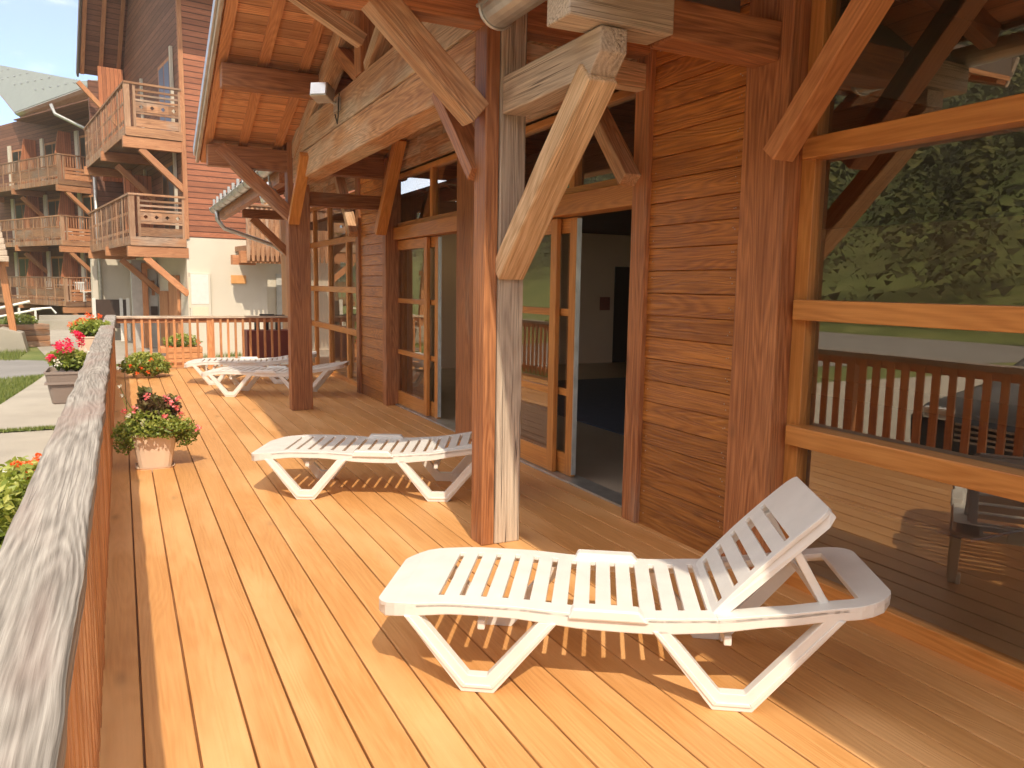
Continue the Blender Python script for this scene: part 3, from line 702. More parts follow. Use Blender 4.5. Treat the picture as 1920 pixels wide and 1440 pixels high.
    m.box(-.0, .03, .045, W-.045, .24, .28); m.box(.96, .99, .045, W-.045, .24, .28)
    m.build('cross_bar', M['white'], t, bevel=.005)
    # raised hand grips at the middle
    for w0, w1 in ((-.016, .05), (W-.05, W+.016)):
        m = MB(); pts = [(.36, zt(.36)-.02), (.38, zt(.38)+.026), (.63, zt(.6)+.026), (.67, zt(.67)-.02)]
        m.prism(pts, lambda a, b, d: (a, d, b), w0, w1); m.build('hand_grip', M['white'], t, bevel=.008)
    # backrest
    L = .60; ca, sa = math.cos(R(ang)), math.sin(R(ang)); hs, hzz = .91, zt(.91)-.004
    bx = lambda s_, w, z: (hs+s_*ca-z*sa, w, hzz+s_*sa+z*ca)
    bs = [0, .045]; sl = set(); q = .045
    while q < .40: bs += [q+.024, q+.0865]; sl.add(len(bs)-3); q += .0865
    bs = [0, .04]; sl = set(); q = .04
    for i in range(5): sl.add(len(bs)-1); bs += [q+.024, q+.088]; q += .088
    bs += [L-.05, L-.02, L-.006, L]
    bw = [.055, .062, .1, .18, .48, .56, .598, .605]
    def bwf(s_, w):
        k = 0
        if s_ > L-.07: qq = (s_-(L-.07))/.07; k = .05*(1-math.sqrt(max(0, 1-qq*qq*.98)))
        return W/2+(w-W/2)*(1-k/(W/2))
    m = MB(); plate(m, bs, bw, lambda i, j: not (i in sl and j in (2, 3, 4)), lambda s_: .012*math.sin(s_*5), .018, xf=bx, wf=bwf)
    bk = m.build('backrest', M['white'], t, bevel=.004)
    m = MB()
    for w0, w1 in ((.052, .076), (W-.076, W-.052)):
        pts = [(0, .0), (L-.02, .0), (L-.004, -.01), (L-.006, -.045), (L-.05, -.052), (0, -.042)]
        m.prism(pts, lambda a, b, d: bx(a, bwf(a, d), b+.012*math.sin(min(a, L)*5)), w0, w1)
    m.prism([(.0, 0), (.02, 0), (.02, -.05), (0, -.05)], lambda a, b, d: bx(L-.024+a, d, b), .11, W-.11)
    m.build('backrest_rim', M['white'], bk, bevel=.004)
    # prop
    p0 = bx(.40, 0, -.03); s1 = 1.33 if ang > 25 else 1.22
    m = MB()
    if ang > 25:
        for w in (.085, W-.085): m.beam((p0[0], w, p0[2]), (1.335, w, zt(1.335)-.02), .032, .045, (0,1,0))
        m.beam((1.335, .07, zt(1.3)-.01), (1.335, W-.07, zt(1.3)-.01), .03, .03)
    else:
        for w in (.085, W-.085): m.beam((p0[0], w, p0[2]), (s1, w, zt(s1)-.03), .03, .035, (0,1,0))
    m.build('prop', M['white'], t, bevel=.004)
    return t
def place(px, py, ax, ay):  # foot centre & axis
    return (px, py, 0), math.atan2(ay, ax)
l1, r1 = place(1.187, 2.637, .837, -.548)
LAB = ['white plastic sun lounger nearest the camera, with its backrest raised', 'white sun lounger with flat back, just behind and left of the main post', 'white sun lounger crossing behind the far post, backrest tip showing to its right', 'white sun lounger farthest away, right in front of the end railing']
lounger(l1, r1, 46, LAB[0])
l2 = lounger((1.153, 5.686, 0), math.atan2(-.452, .892), 9, LAB[1])
dup(l2, (1.30, 11.35, 0), math.atan2(-.42, .90), LAB[2])
dup(l2, (1.22, 12.75, 0), math.atan2(-.20, .98), LAB[3])

# =============================================================== plants
def leaf(m, p, size, tilt=None, tint=None, el=1.5):
    n = V3((random.gauss(0,1), random.gauss(0,1), abs(random.gauss(0,1))+.3)).normalized()
    a = n.orthogonal().normalized(); a = Matrix.Rotation(U(0, 6.28), 3, n) @ a; b = n.cross(a)
    s = size*U(.7, 1.25); p = V3(p)
    m.add([p-a*s*el*.5, p-b*s*.42-a*s*.05+n*s*.12, p+a*s*el*.5, p+b*s*.42-a*s*.05+n*s*.12], [(0,1,2,3)], tint=U(0,1) if tint is None else tint)
def crown(m, c, rx, ry, rz_, n, size, droop=0, shell=.35):
    c = V3(c)
    for _ in range(n):
        d = V3((random.gauss(0,1), random.gauss(0,1), random.gauss(0,1))).normalized(); r = U(shell, 1)**.6
        lump = 1+.28*mn.noise(d*2.2+c*3)
        p = c+V3((d.x*rx*r*lump, d.y*ry*r*lump, d.z*rz_*r*lump))
        p.z -= droop*max(0, (V3((d.x, d.y, 0)).length*r-.55))**1.5
        leaf(m, p, size, tint=min(1, max(0, .45+.4*d.z*r+U(-.3,.3))))
def blossom(m, p, r, n=14, size=.022):
    p = V3(p)
    for _ in range(n):
        d = V3((random.gauss(0,1), random.gauss(0,1), random.gauss(0,1)+.3)).normalized(); leaf(m, p+d*r*U(.4,1), size, el=1.1)
def squarepot(m, c, w0, w1, h, d0=None, d1=None, rim=.02, rr=.25):
    d0 = d0 or w0; d1 = d1 or w1; c = V3(c)
    def ring(w, d, z):
        q = []; r = min(w, d)*rr
        for (sx, sy, a0) in ((1,1,0), (-1,1,90), (-1,-1,180), (1,-1,270)):
            for k in range(4): a = R(a0+k*30); q.append(c+V3((sx*(w/2-r)+r*math.cos(a), sy*(d/2-r)+r*math.sin(a), z)))
        return q
    rs = [ring(w0*.94, d0*.94, 0), ring(w0, d0, .012), ring(w1, d1, h*.93), ring(w1+rim*2, d1+rim*2, h*.93), ring(w1+rim*2, d1+rim*2, h), ring(w1-.01, d1-.01, h), ring(w1-.02, d1-.02, h-.04)]
    vs = [p for r_ in rs for p in r_]; n = 16; fs = [tuple(range(n))[::-1], tuple(range((len(rs)-1)*n, len(rs)*n))]
    for i in range(len(rs)-1):
        for k in range(n): fs.append((i*n+k, i*n+(k+1) % n, (i+1)*n+(k+1) % n, (i+1)*n+k))
    m.add(vs, fs)
# big potted plant on the deck
pc = (.205, 7.28, 0)
t = thing('potted_plant', pc, 'peach square pot of trailing pink and white flowers on the deck by the railing', 'potted plant')
m = MB(); squarepot(m, pc, .26, .36, .31, rim=.012); m.build('pot', M['pot'], t)
m = MB(); squarepot(m, (pc[0], pc[1], 0), .31, .31, .014, rim=0); m.build('saucer', M['pot'], t)
m = MB(); crown(m, (.2, 7.26, .40), .27, .27, .13, 2600, .026, droop=.3); crown(m, (.44, 7.2, .30), .13, .12, .13, 900, .022, shell=.1); crown(m, (-.02, 7.2, .28), .10, .13, .15, 700, .022, shell=.1); crown(m, (.3, 7.1, .36), .18, .1, .08, 700, .024); m.build('foliage', M['leaf'], t)
m = MB()
for p in ((-.04,7.3,.7),(-.03,7.34,.62),(.55,7.1,.34)): m.tube([(.08, 7.27, .42), ((p[0]+.05)/1.2, 7.28, p[2]-.12), p], .003, 5)
m.build('stem', M['leaf'], t)
m = MB(); crown(m, (.20, 7.26, .52), .12, .12, .11, 420, .05); crown(m, (.15, 7.26, .63), .05, .05, .06, 110, .05); crown(m, (.33, 7.28, .52), .1, .1, .1, 260, .038); m.build('dark_foliage', M['leafdark'], t)
for p in ((.06,7.14,.52),(.35,7.16,.56),(.38,7.12,.52),(.3,7.1,.45),(.40,7.16,.60),(.16,7.16,.63),(.26,7.06,.36),(.55,7.1,.34),(-.02,7.14,.5),(.33,7.08,.33),(.42,7.14,.46),(.31,7.2,.6)): m = MB(); blossom(m, p, .032, 18, .024); m.build('flower', M['rose'], t)
for p in ((.02,7.12,.47),(.13,7.08,.43),(.1,7.2,.5),(.12,7.06,.41),(-.04,7.3,.7),(-.03,7.34,.62)): m = MB(); blossom(m, p, .024, 12, .02); m.build('flower', M['petalw'], t)
# small plant at the far left corner
t = thing('potted_plant', (.3, 14.2, 0), 'low bushy green plant with a few orange flowers in the far corner of the deck', 'potted plant')
m = MB(); squarepot(m, (.3, 14.2, 0), .3, .36, .18); m.build('pot', M['pot'], t)
m = MB(); crown(m, (.32, 14.15, .22), .38, .3, .2, 2600, .04, droop=.2); m.build('foliage', M['leaf'], t)
for p in ((.4,13.85,.32),(.25,13.85,.18),(.35,13.83,.12),(.18,13.86,.1),(.5,13.9,.15),(.1,13.9,.22)): m = MB(); blossom(m, p, .035, 14, .03); m.build('flower', M['orange'], t)
# rail boxes hanging outside
def railbox(c, w, h, d, leafc, fl, label, mat='taupe'):
    t = thing('flower_box', c, label, 'flower box', 'flower boxes hung outside the railing')
    m = MB(); squarepot(m, c, w*.78, w, h, d*.78, d, rim=.008, rr=.12)
    if mat == 'taupe': m.box(c[0]-w/2-.004, c[0]+w/2+.004, c[1]-d/2-.004, c[1]+d/2+.004, c[2]+h*.62, c[2]+h*.68)
    m.build('pot', M[mat], t)
    m = MB()
    for a in leafc: crown(m, *a)
    m.build('foliage', M['leaf'], t)
    for mn_, pts, r, n, sz_ in fl:
        for p in pts: m = MB(); blossom(m, p, r, n, sz_); m.build('flower', M[mn_], t)
c = (-.46, 8.25, .47)
railbox(c, .36, .30, .5, [((-.47, 8.2, .87), .15, .22, .1, 1100, .034), ((-.35, 8.2, .84), .12, .2, .1, 500, .03)],
    [('pink', [(-.47+U(-.07,.07), 8.05+U(-.1,.1), 1.0+U(-.03,.04)) for _ in range(9)]+[(-.60,8.08,.88),(-.58,8.05,.9)]+[(-.36+U(-.05,.05), 8.2, 1.06+U(-.06,.06)) for _ in range(7)], .04, 30, .022), ('petalw', [(-.55,8.0,.87),(-.53,8.0,.84),(-.3,8.1,.95)], .03, 12, .022)], 'taupe flower box with bright crimson geraniums, beyond the grey handrail')
c = (-.40, 11.9, .60)
railbox(c, .30, .25, .5, [((-.38, 11.9, .95), .25, .3, .13, 1300, .045)],
    [('orange', [(-.5+U(-.14,.1), 11.8+U(-.15,.15), 1.07+U(-.08,.05)) for _ in range(6)]+[(-.27,11.8,1.1),(-.35,11.8,1.1),(-.62,11.8,1.0),(-.55,11.8,.98)], .045, 18, .03)], 'flower box of orange-red blooms hung outside the railing near its far end', 'pot')
c = (-.50, 3.55, .34)
railbox(c, .26, .28, .6, [((-.47, 3.5, .70), .17, .36, .15, 2400, .03), ((-.38, 3.6, .78), .09, .3, .09, 700, .026), ((-.44, 3.3, .55), .14, .3, .16, 1000, .03)],
    [('orange', [(-.37,3.62,.845),(-.36,3.55,.82),(-.34,3.7,.86),(-.385,3.5,.80),(-.36,3.45,.78),(-.35,3.66,.84),(-.38,3.58,.79),(-.40,3.6,.86)], .022, 18, .018), ('petalw', [(-.44,3.6,.84),(-.46,3.48,.82)], .016, 8, .012)], 'flower box of small orange blooms at the bottom left, right beside the grey handrail')

# =============================================================== chalets behind
def frameof(o, ang):
    a = R(ang); Ux = V3((math.cos(a), math.sin(a), 0)); Vx = V3((-math.sin(a), math.cos(a), 0)); o = V3((o[0], o[1], 0))
    return lambda u, v, z: o+Ux*u+Vx*v+V3((0, 0, z))
class TB(MB):
    def __init__(s, T): super().__init__(); s.T = T
    def b(s, u0, u1, v0, v1, z0, z1, ax=None, plankz=False, tint=None):
        n = len(s.v); s.box(u0, u1, v0, v1, z0, z1, ax, tint, rnd=not plankz)
        if plankz == 'h':
            for i in range(n, len(s.v)): p = s.v[i]; s.g[i] = V3((p.x+p.y, p.z, 0))
        if plankz == 'v':
            for i in range(n, len(s.v)): p = s.v[i]; s.g[i] = V3((p.z, p.x+p.y, 0))
        for i in range(n, len(s.v)): s.v[i] = s.T(*s.v[i])
    def bm(s, a, b, w, h, up=(0,0,1)):
        n = len(s.v); s.beam(a, b, w, h, up)
        for i in range(n, len(s.v)): s.v[i] = s.T(*s.v[i])
def scallop(m, T, u, v, du, dv, z0, z1, w, th):
    """carved flat baluster; (du,dv) direction of its width"""
    n = 9; L = []; Rr = []
    for i in range(n+1):
        z = z0+(z1-z0)*i/n; k = w/2*(1-.42*(.5+.5*math.cos(i*2*math.pi/3)))
        L.append((-k, z)); Rr.append((k, z))
    poly = L+Rr[::-1]
    m.prism(poly, lambda a, b, d: T(u+du*a+dv*d, v+dv*a+du*d, b), 0, th, gax=True)
def balcony(par, T, u1, v1, zf, detail=True, flat=False, label=None):
    """corner at (0,0), extends u 0..u1 (front) and v 0..v1 (side); zf floor top; rail top zf+1.07"""
    m = TB(T); m.b(.0, u1, 0, v1, zf-.12, zf); m.b(-.03, .0, 0, v1, zf-.2, zf+.02); m.b(-.03, u1, -.05, .0, zf-.22, zf+.0)
    b = m.build('balcony', M['old'], par, label=label)
    for (v, za) in ((-.02, .5), (v1*.48, .4), (v1-.2, .4)):
        m = TB(T); m.b(-.1, u1+.05, v, v+.18, zf-za, zf-za+.26, ax=0); m.build('joist', M['oldred'], b)
    for vv in (.08, v1*.48+.08): m = TB(T); m.bm((.3, vv, zf-.5), (u1+.02, vv, zf-1.45), .15, .16, (0,1,0)); m.build('brace', M['oldred'], b)
    m = TB(T); m.b(-.05, u1, -.06, .03, zf+1.03, zf+1.08, ax=0); m.b(-.05, .04, 0, v1, zf+1.03, zf+1.08, ax=1); m.build('handrail', M['old'], b)
    PP = [(-.04, .09, -.04, .09, zf-.2), (.16, .22, -.03, .03, zf-.1), (u1-.08, u1, -.03, .03, zf-.1)]
    vv = .95
    while vv < v1: PP.append((-.04, -.012, vv, vv+.05, zf-.15)); vv += .95
    for q in PP: m = TB(T); m.b(*q, zf+1.03, ax=2); m.build('post', M['postpale'], b)
    # front: boards and rails
    m = TB(T); m.b(.2, u1-.05, -.02, .01, zf+.02, zf+.24, ax=0)
    if not flat:
        for z in (.33, .64, .76, .88): m.b(.2, u1-.05, -.02, .02, zf+z, zf+z+.05, ax=0)
        # board with diamond cut-outs
        n = 4; uu0, uu1 = .22, u1-.06; w = (uu1-uu0)/n; z0, z1 = zf+.39, zf+.62; zc = (z0+z1)/2; d = .055
        for i in range(n):
            a = uu0+w*i; c_ = a+w/2; e = a+w
            P = [(a, z0), (e, z0), (e, z1), (a, z1), (c_-d, zc), (c_, zc-d), (c_+d, zc), (c_, zc+d)]
            vs = [T(x, -.018, z) for x, z in P]+[T(x, .006, z) for x, z in P]
            q = [(0,1,5), (0,5,4), (0,4,3), (1,2,6), (1,6,5), (2,3,7), (2,7,6), (3,4,7)]
            fs = q+[tuple(8+k for k in f)[::-1] for f in q]+[(4,5,13,12), (5,6,14,13), (6,7,15,14), (7,4,12,15)]
            m.add(vs, fs, [(x, z, 0) for x, z in P]*2)
    else:
        for z in (.27, .42): m.b(.2, u1-.05, -.02, .02, zf+z, zf+z+.11, ax=0)
        uu = .25
        while uu < u1-.1: m.b(uu, uu+.035, -.015, .01, zf+.55, zf+1.03, ax=2); uu += .11
    m.build('balustrade', M['oldred' if flat else 'old'], b)
    # side: carved balusters with two rails
    m = TB(T); m.b(-.02, .0, 0, v1, zf+.12, zf+.19, ax=1); m.b(-.02, .0, 0, v1, zf+.56, zf+.63, ax=1)
    if flat: m.b(-.012, .0, .1, v1*.5, zf+.2, zf+.54, ax=1)
    vv = .16; st = .25 if not flat else .15
    prof = [(k_*.042*(1-.5*(.5+.5*math.cos(i*2.09))), i/9) for k_, rng in ((-1, range(10)), (1, range(9, -1, -1))) for i in rng]
    while vv < v1:
        if flat: 
            m.b(-.04, -.022, vv, vv+.045, zf+.6, zf+1.03, ax=2)
            if (vv*10) % 3 < 1.6: m.prism([(a, zf-.2+.36*b_) for a, b_ in prof], (lambda V_: (lambda a, b_, d: T(-.022+d, V_+a, b_)))(vv), -.014, 0, gax=True)
        else: m.prism([(a, zf-.18+1.21*b_) for a, b_ in prof], (lambda V_: (lambda a, b_, d: T(-.022+d, V_+a, b_)))(vv), -.009, 0, gax=True)
        vv += st
    m.build('balustrade', M['old'], b)
    return b

# ---- tower chalet
K = (.31, 22.1); T = frameof(K, 8.5)
ch = thing('chalet', T(2.5, 3, 0)-V3((0, 0, -GZ)), 'tall red-brown chalet with cream ground floor and stacked balconies behind the end railing', 'building')
W0 = 1.3
m = TB(T); m.b(W0, 6.5, 0, .25, 2.75, 12, plankz='h'); w = m.build('wall', M['clad'], ch)
m = TB(T); m.b(W0-.03, W0+.08, -.035, .05, 2.7, 12); m.build('corner_board', M['oldred'], w)
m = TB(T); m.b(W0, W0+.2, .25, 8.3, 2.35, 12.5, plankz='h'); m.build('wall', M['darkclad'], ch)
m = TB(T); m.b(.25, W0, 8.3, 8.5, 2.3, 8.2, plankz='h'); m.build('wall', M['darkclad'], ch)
for bb in ((.5, 1.25, 7.9, 8.0, 4.9, 8.6), (.5, 1.25, 3.9, 4.0, 3.0, 4.7)):
    m = TB(T); m.b(*bb, plankz='v'); m.build('partition', M['vclad'], ch)
m = TB(T); m.b(W0, 3.4, .01, .26, GZ, 2.75, tint=.5); m.b(3.38, 6.6, .9, 1.15, GZ, 2.9, tint=.5); m.b(3.3, 3.4, .26, .9, GZ, 2.9, tint=.5); m.b(.06, W0, 8.1, 8.35, GZ, 2.3); m.b(W0+.01, W0+.2, .26, 8.1, GZ, 2.35)
m.build('ground_floor_wall', M['stucco'], ch)
m = TB(T); m.prism([(-.15, GZ), (.2, GZ), (.2, 2.3), (.05, 2.3), (.02, .3)], lambda a, b, d: T(a, d, b), 8.0, 8.4); m.build('buttress', M['stucco'], ch)
# porch: pale door wall, frame, dark door
m = TB(T); m.b(.58, 1.29, 3.9, 4.05, GZ, 2.2); pw = m.build('porch_wall', M['greydoor'], ch)
m = TB(T); m.b(.86, 1.0, 3.75, 3.89, GZ, 1.95, ax=2); m.b(.86, 1.29, 3.75, 3.89, 1.95, 2.12, ax=0); m.build('porch_frame', M['oldred'], ch)
m = TB(T); m.b(1.22, 1.295, .9, 2.0, GZ, 1.75); m.build('door', M['oldred'], ch)
m = TB(T); m.b(1.22, 1.295, 2.15, 3.3, GZ, 1.3); m.build('cupboard', M['oldred'], ch)
m = TB(T); m.b(1.08, 1.27, 3.86, 3.9, .55, .82); m.build('letter_panel', M['brown'], pw)
m = TB(T); m.b(1.12, 1.2, 3.84, 3.9, 1.15, 1.6); m.build('wall_lamp', M['oldred'], pw)
for zf in (2.7, 5.4): balcony(ch, T, W0, 7.6, zf, label=None)
m = TB(T); m.b(1.2, 6, 5.0, 5.1, 0, .1); 
# french windows behind the balconies
for zf in (2.7, 5.4):
    for v0 in (.9, 5.0):
        m = TB(T); m.b(W0-.05, W0-.003, v0, v0+1.5, zf, zf+2.1); f = m.build('window', M['oldred'], ch)
        m = TB(T); m.b(W0-.056, W0-.052, v0+.1, v0+.7, zf+.1, zf+2.0); m.b(W0-.056, W0-.052, v0+.8, v0+1.4, zf+.1, zf+2.0); m.build('pane', M['cglass'], f)
        m = TB(T); m.b(W0-.08, W0-.01, v0-.2, v0-.08, zf, zf+2.3); m.build('frame', M['stucco'], f)
# roof: far slope soffit and boards
m = MB(); A = [(0, 8.36, 8.38), (1.3, 8.36, 8.38), (1.3, 5.3, 12.05), (0, 5.3, 12.05)]
vs = [T(*p) for p in A]+[T(p[0], p[1]+.04, p[2]+.06) for p in A]
m.add(vs, [(0,3,2,1), (4,5,6,7), (0,1,5,4), (1,2,6,5), (2,3,7,6), (3,0,4,7)], [(p[0], p[2]*1.3, 0) for p in A]*2)
sf = m.build('soffit', M['darkclad'], ch)
m = TB(T)
for uu in (.08, .62, 1.15): m.bm((uu, 8.3, 8.36), (uu, 5.3, 11.97), .12, .05)
m.build('batten', M['oldred'], sf)
m = TB(T); m.bm((-.04, 8.42, 8.33), (-.04, 5.3, 12.1), .06, .26); m.build('verge_board', M['roofdark'], ch)
m = TB(T); m.bm((-.1, 7.9, 8.0), (1.3, 7.9, 6.5), .12, .14); m.build('brace', M['oldred'], ch)
m = MB(); A = [(.0, -1.5, 9.2), (7.5, -1.5, 9.2), (7.5, 5.2, 13.2), (.0, 5.2, 13.2)]
vs = [T(*p) for p in A]+[T(p[0], p[1], p[2]+.25) for p in A]; m.add(vs, [(0,3,2,1), (4,5,6,7), (0,1,5,4), (1,2,6,5), (2,3,7,6), (3,0,4,7)]); m.build('roof', M['roofdark'], ch)
# right part: vertical boards and its balcony
m = TB(T); m.b(3.0, 6.6, .26, .5, 2.9, 9, plankz='v'); m.build('wall', M['vclad'], ch)
T2 = frameof(T(2.55, -1.15, 0), 8.5)
m = TB(T2); m.b(0, 2.6, 0, 1.15, 2.42, 2.55); m.b(-.03, 2.6, -.04, 0, 2.3, 3.55, ax=0); b2 = m.build('balcony', M['old'], ch)
m = TB(T2); uu = 0
while uu < 2.6: m.prism([(k_*.05*(1-.4*(.5+.5*math.cos(i*2.09))), 2.15+1.4*i/9) for k_, rng in ((-1, range(10)), (1, range(9, -1, -1))) for i in rng], (lambda V_: (lambda a, b_, d: T2(V_+a, -.045+d, b_)))(uu), -.02, 0, gax=True); uu += .125
m.b(-.05, 2.7, -.1, .04, 3.55, 3.6, ax=0); m.build('balustrade', M['old'], b2)
m = TB(T2); m.b(-.15, 1.5, .1, .28, 2.1, 2.41, ax=0); m.b(-.3, .3, .3, .5, 2.05, 2.3); m.build('joist', M['oldred'], b2)
m = TB(T); m.b(3.95, 4.6, .86, .9, GZ, 1.85); m.build('side_door', M['greydoor'], ch)

# things on the chalet wall
def tthing(name, p, label, cat, group=None): return thing(name, T(*p), label, cat, group)
t = tthing('notice_case', (1.6, 0, 1), 'white glazed notice case on the cream wall left of the small wooden plaque', 'notice board')
m = TB(T); m.b(1.33, 1.86, -.1, .005, .62, 1.82); m.build('case', M['stucco'], t, bevel=.01)
m = TB(T); m.b(1.36, 1.8, -.108, -.101, 1.0, 1.78); m.build('door', M['white'], t)
m = TB(T); m.b(1.3, 1.33, -.11, -.08, .9, 1.7); m.b(1.38, 1.78, -.112, -.104, .66, .92); m.build('trim', M['inwall'], t)
m = TB(T); m.b(2.42, 2.82, -.03, .004, 1.55, 1.78, ax=0); tag(m.build('wall_plaque', M['orangesign'], bevel=.006), 'small ochre wooden plaque on the cream wall, right of the notice case', 'plaque')
t = tthing('broom', (3.3, .6, GZ), 'wooden broom leaning upright against the cream wall behind the end railing', 'broom')
m = MB(); p0 = T(3.56, .70, GZ+.1); m.tube([p0, T(3.50, .84, 1.35)], .014, 8); m.build('handle', M['frame'], t)
m = TB(T); m.b(3.36, 3.76, .66, .72, GZ+.0, GZ+.12); m.build('head', M['black'], t)
# maroon trolley with bottles behind the end railing
t = thing('trolley', (2.75, 16.6, GZ), 'maroon metal trolley with dark bottles on top, behind the end railing near the far post', 'trolley')
m = MB(); m.box(2.25, 3.3, 16.4, 16.9, .02, .62); m.box(2.25, 3.3, 16.42, 16.88, -.3, -.26); m.build('body', M['maroon'], t, bevel=.01)
m = MB()
for x in (2.28, 3.27):
    for y in (16.43, 16.87): m.box(x-.02, x+.02, y-.02, y+.02, GZ+.1, .02)
m.build('frame', M['maroon'], t)
for x in (2.32, 3.2):
    for y in (16.45, 16.85): m = MB(); m.tube([(x-.02, y, GZ+.07), (x+.02, y, GZ+.07)], .06, 14); m.build('wheel', M['rubber'], t, smooth=True)
for i, (x, z) in enumerate(((2.48, .0), (2.66, .0), (2.9, .02))):
    m = MB(); m.lathe((x, 16.6, .622), [(.05, 0), (.055, .02), (.055, .17), (.02, .23), (.02, .28), (.024, .29)], 12)
    tag(m.build('bottle', M['black'], smooth=True), ['dark bottle at the left end of the maroon trolley top', 'dark bottle second from the left on the maroon trolley', 'dark bottle third from the left on the maroon trolley'][i], 'bottle', 'bottles on the trolley')
t = thing('brush', (2.45, 16.5, .7), 'small dark brush and tongs lying above the end handrail', 'brush')
m = MB(); m.box(2.35, 2.62, 15.36, 15.42, .966, .998); m.box(2.58, 2.82, 15.37, 15.40, .966, .985); m.build('brush_head', M['black'], t, bevel=.006)

# barrel planter and table in the yard
t = thing('wooden_planter', (1.15, 19.2, GZ), 'orange wooden planter with a bush, standing in the yard behind the end railing', 'planter')
m = MB()
for q in range(4): m.box(.75, 1.62, 18.9, 19.5, GZ+.05+q*.13, GZ+.17+q*.13, ax=0)
m.build('box', M['batten'], t, bevel=.008)
m = MB(); crown(m, (1.2, 19.15, .22), .42, .25, .18, 900, .05); m.build('foliage', M['leaf'], t)
for _ in range(6): m = MB(); blossom(m, (1.2+U(-.3,.5), 18.95, .2+U(-.1,.1)), .05, 10, .04); m.build('flower', M['orange'], t)
t = thing('garden_bench', (.35, 18.3, GZ), 'low grey bench standing in the yard left of the orange planter', 'bench')
m = MB(); m.beam((.1, 18.3, .02), (.75, 18.0, .02), .4, .05); m.build('seat', M['taupe'], t)
for (x, y) in ((.18, 18.35), (.68, 18.1)):
    m = MB(); m.box(x-.03, x+.03, y-.15, y+.15, GZ, -.005); m.build('leg', M['white'], t)
# dark gate and white posts beyond
t = thing('garden_gate', (-.5, 29.3, GZ), 'dark board gate with white posts beneath the cream wall', 'gate')
m = MB(); m.box(-.75, .15, 29.2, 29.25, .0, .95, ax=2); m.build('board_panel', M['brown'], t)
for x in (-.8, .0, .2): m = MB(); m.box(x-.05, x+.05, 29.1, 29.18, GZ, 1.0); m.build('post', M['white'], t)

# ---- left chalet
LK = (-2.15, 39.3); TL = frameof(LK, 26.6)
ch2 = thing('chalet', TL(4, 2, 0)-V3((0,0,-GZ)), 'brown timber chalet with pale metal roof and three rows of balconies, at the left edge', 'building')
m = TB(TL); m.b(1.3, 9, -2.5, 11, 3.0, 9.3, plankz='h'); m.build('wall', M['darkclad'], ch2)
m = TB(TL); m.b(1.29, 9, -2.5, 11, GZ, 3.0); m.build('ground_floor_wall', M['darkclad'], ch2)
for zf, nm in ((.62, 0), (3.28, 1), (5.88, 2)):
    balcony(ch2, TL, 1.3, 9.5, zf, flat=True)
for zf in (.62, 3.28, 5.88):
    for v0 in (1.6, 5.2):
        m = TB(TL); A = [(.35, zf), (1.28, zf), (1.28, zf+2.3), (.75, zf+2.3)]
        m.prism(A, (lambda V_: (lambda a, b_, d: TL(a, V_+d, b_)))(v0), 0, .06)
        for i, g in enumerate(m.g): m.g[i] = V3((m.v[i].z, m.v[i].x+m.v[i].y, 0))
        m.build('partition', M['vclad'], ch2)
for zf in (.62, 3.28, 5.88):
    for v0, mt in ((-.9, 0), (2.6, 0), (6.3, 0)):
        m = TB(TL); m.b(1.24, 1.297, v0, v0+1.6, zf, zf+2.05); f = m.build('window', M['oldred'], ch2)
        m = TB(TL); m.b(1.23, 1.239, v0+.1, v0+.75, zf+.1, zf+1.95); m.b(1.23, 1.239, v0+.85, v0+1.5, zf+.1, zf+1.95); m.build('pane', M['cglass'], f)
        m = TB(TL); m.b(1.2, 1.28, v0+1.7, v0+2.0, zf-.1, zf+2.3); m.build('frame', M['stucco'], f)
# metal roof: sloping plane through measured corner points
PT = [(-3.94, 43.14, 9.13), (-0.04, 35.43, 9.43), (-1.14, 38.36, 9.85), (-5.33, 51.73, 12.99), (-7.82, 59.82, 14.96), (-7.96, 61.14, 15.65)]
E1, E2, R2, R1, R0, E0 = [V3(p) for p in PT]
nrm = (E2-E1).cross(R1-E1).normalized()
if nrm.z < 0: nrm = -nrm
poly = [E1, E2, R2, R1, R0, E0]
m = MB(); m.add(poly+[p-nrm*.15 for p in poly], [(0,1,2,3,4,5), (11,10,9,8,7,6)]+[(i, (i+1) % 6, 6+(i+1) % 6, 6+i) for i in range(6)])
rf = m.build('roof', M['metalroof'], ch2)
vd = (E1-E0).normalized(); m = MB(); rows = []
for i in range(60):
    t = i/59; a = R0.lerp(R2, t)
    # follow the verge direction down to the lower edge
    lo = E1; ed = (E2-E1); den = vd.cross(ed).dot(nrm)
    k = (lo-a).cross(ed).dot(nrm)/den; q = (lo-a).cross(vd).dot(nrm)/den
    if q < 0 or q > 1: k = min(k, (E1-E0).length) if q < 0 else 0
    if q < 0: continue
    if k > .3: m.beam(a+nrm*.03, a+vd*k+nrm*.03, .06, .06, nrm); rows.append((a, k))
m.build('roof_ribs', M['metalroof'], rf)
for j, (a, k) in enumerate(rows[::5]):
    for dd in (1.2, 3.4, 5.6):
        d2 = dd+(j % 2)*1.0
        if d2 < k-.3: m = MB(); p = a+vd*d2+nrm*.08; m.beam(p, p+(R2-R0).normalized()*.3, .03, .03, nrm); m.build('snow_guard', M['zinc'], rf)
m = MB(); m.beam(E1-nrm*.05, E2-nrm*.05, .14, .16, nrm); m.build('gutter', M['zinc'], ch2)
m = MB(); m.beam(E1-nrm*.3, E2-nrm*.3, .06, .34, nrm); m.build('fascia', M['grey'], ch2)
m = MB(); m.beam(E0-nrm*.12, E1-nrm*.12, .1, .3, nrm); m.build('verge_board', M['oldred'], ch2)
m = TB(TL); m.b(-.14, 1.3, -5.5, 3.9, 8.72, 8.76); m.build('soffit', M['darkclad'], ch2)
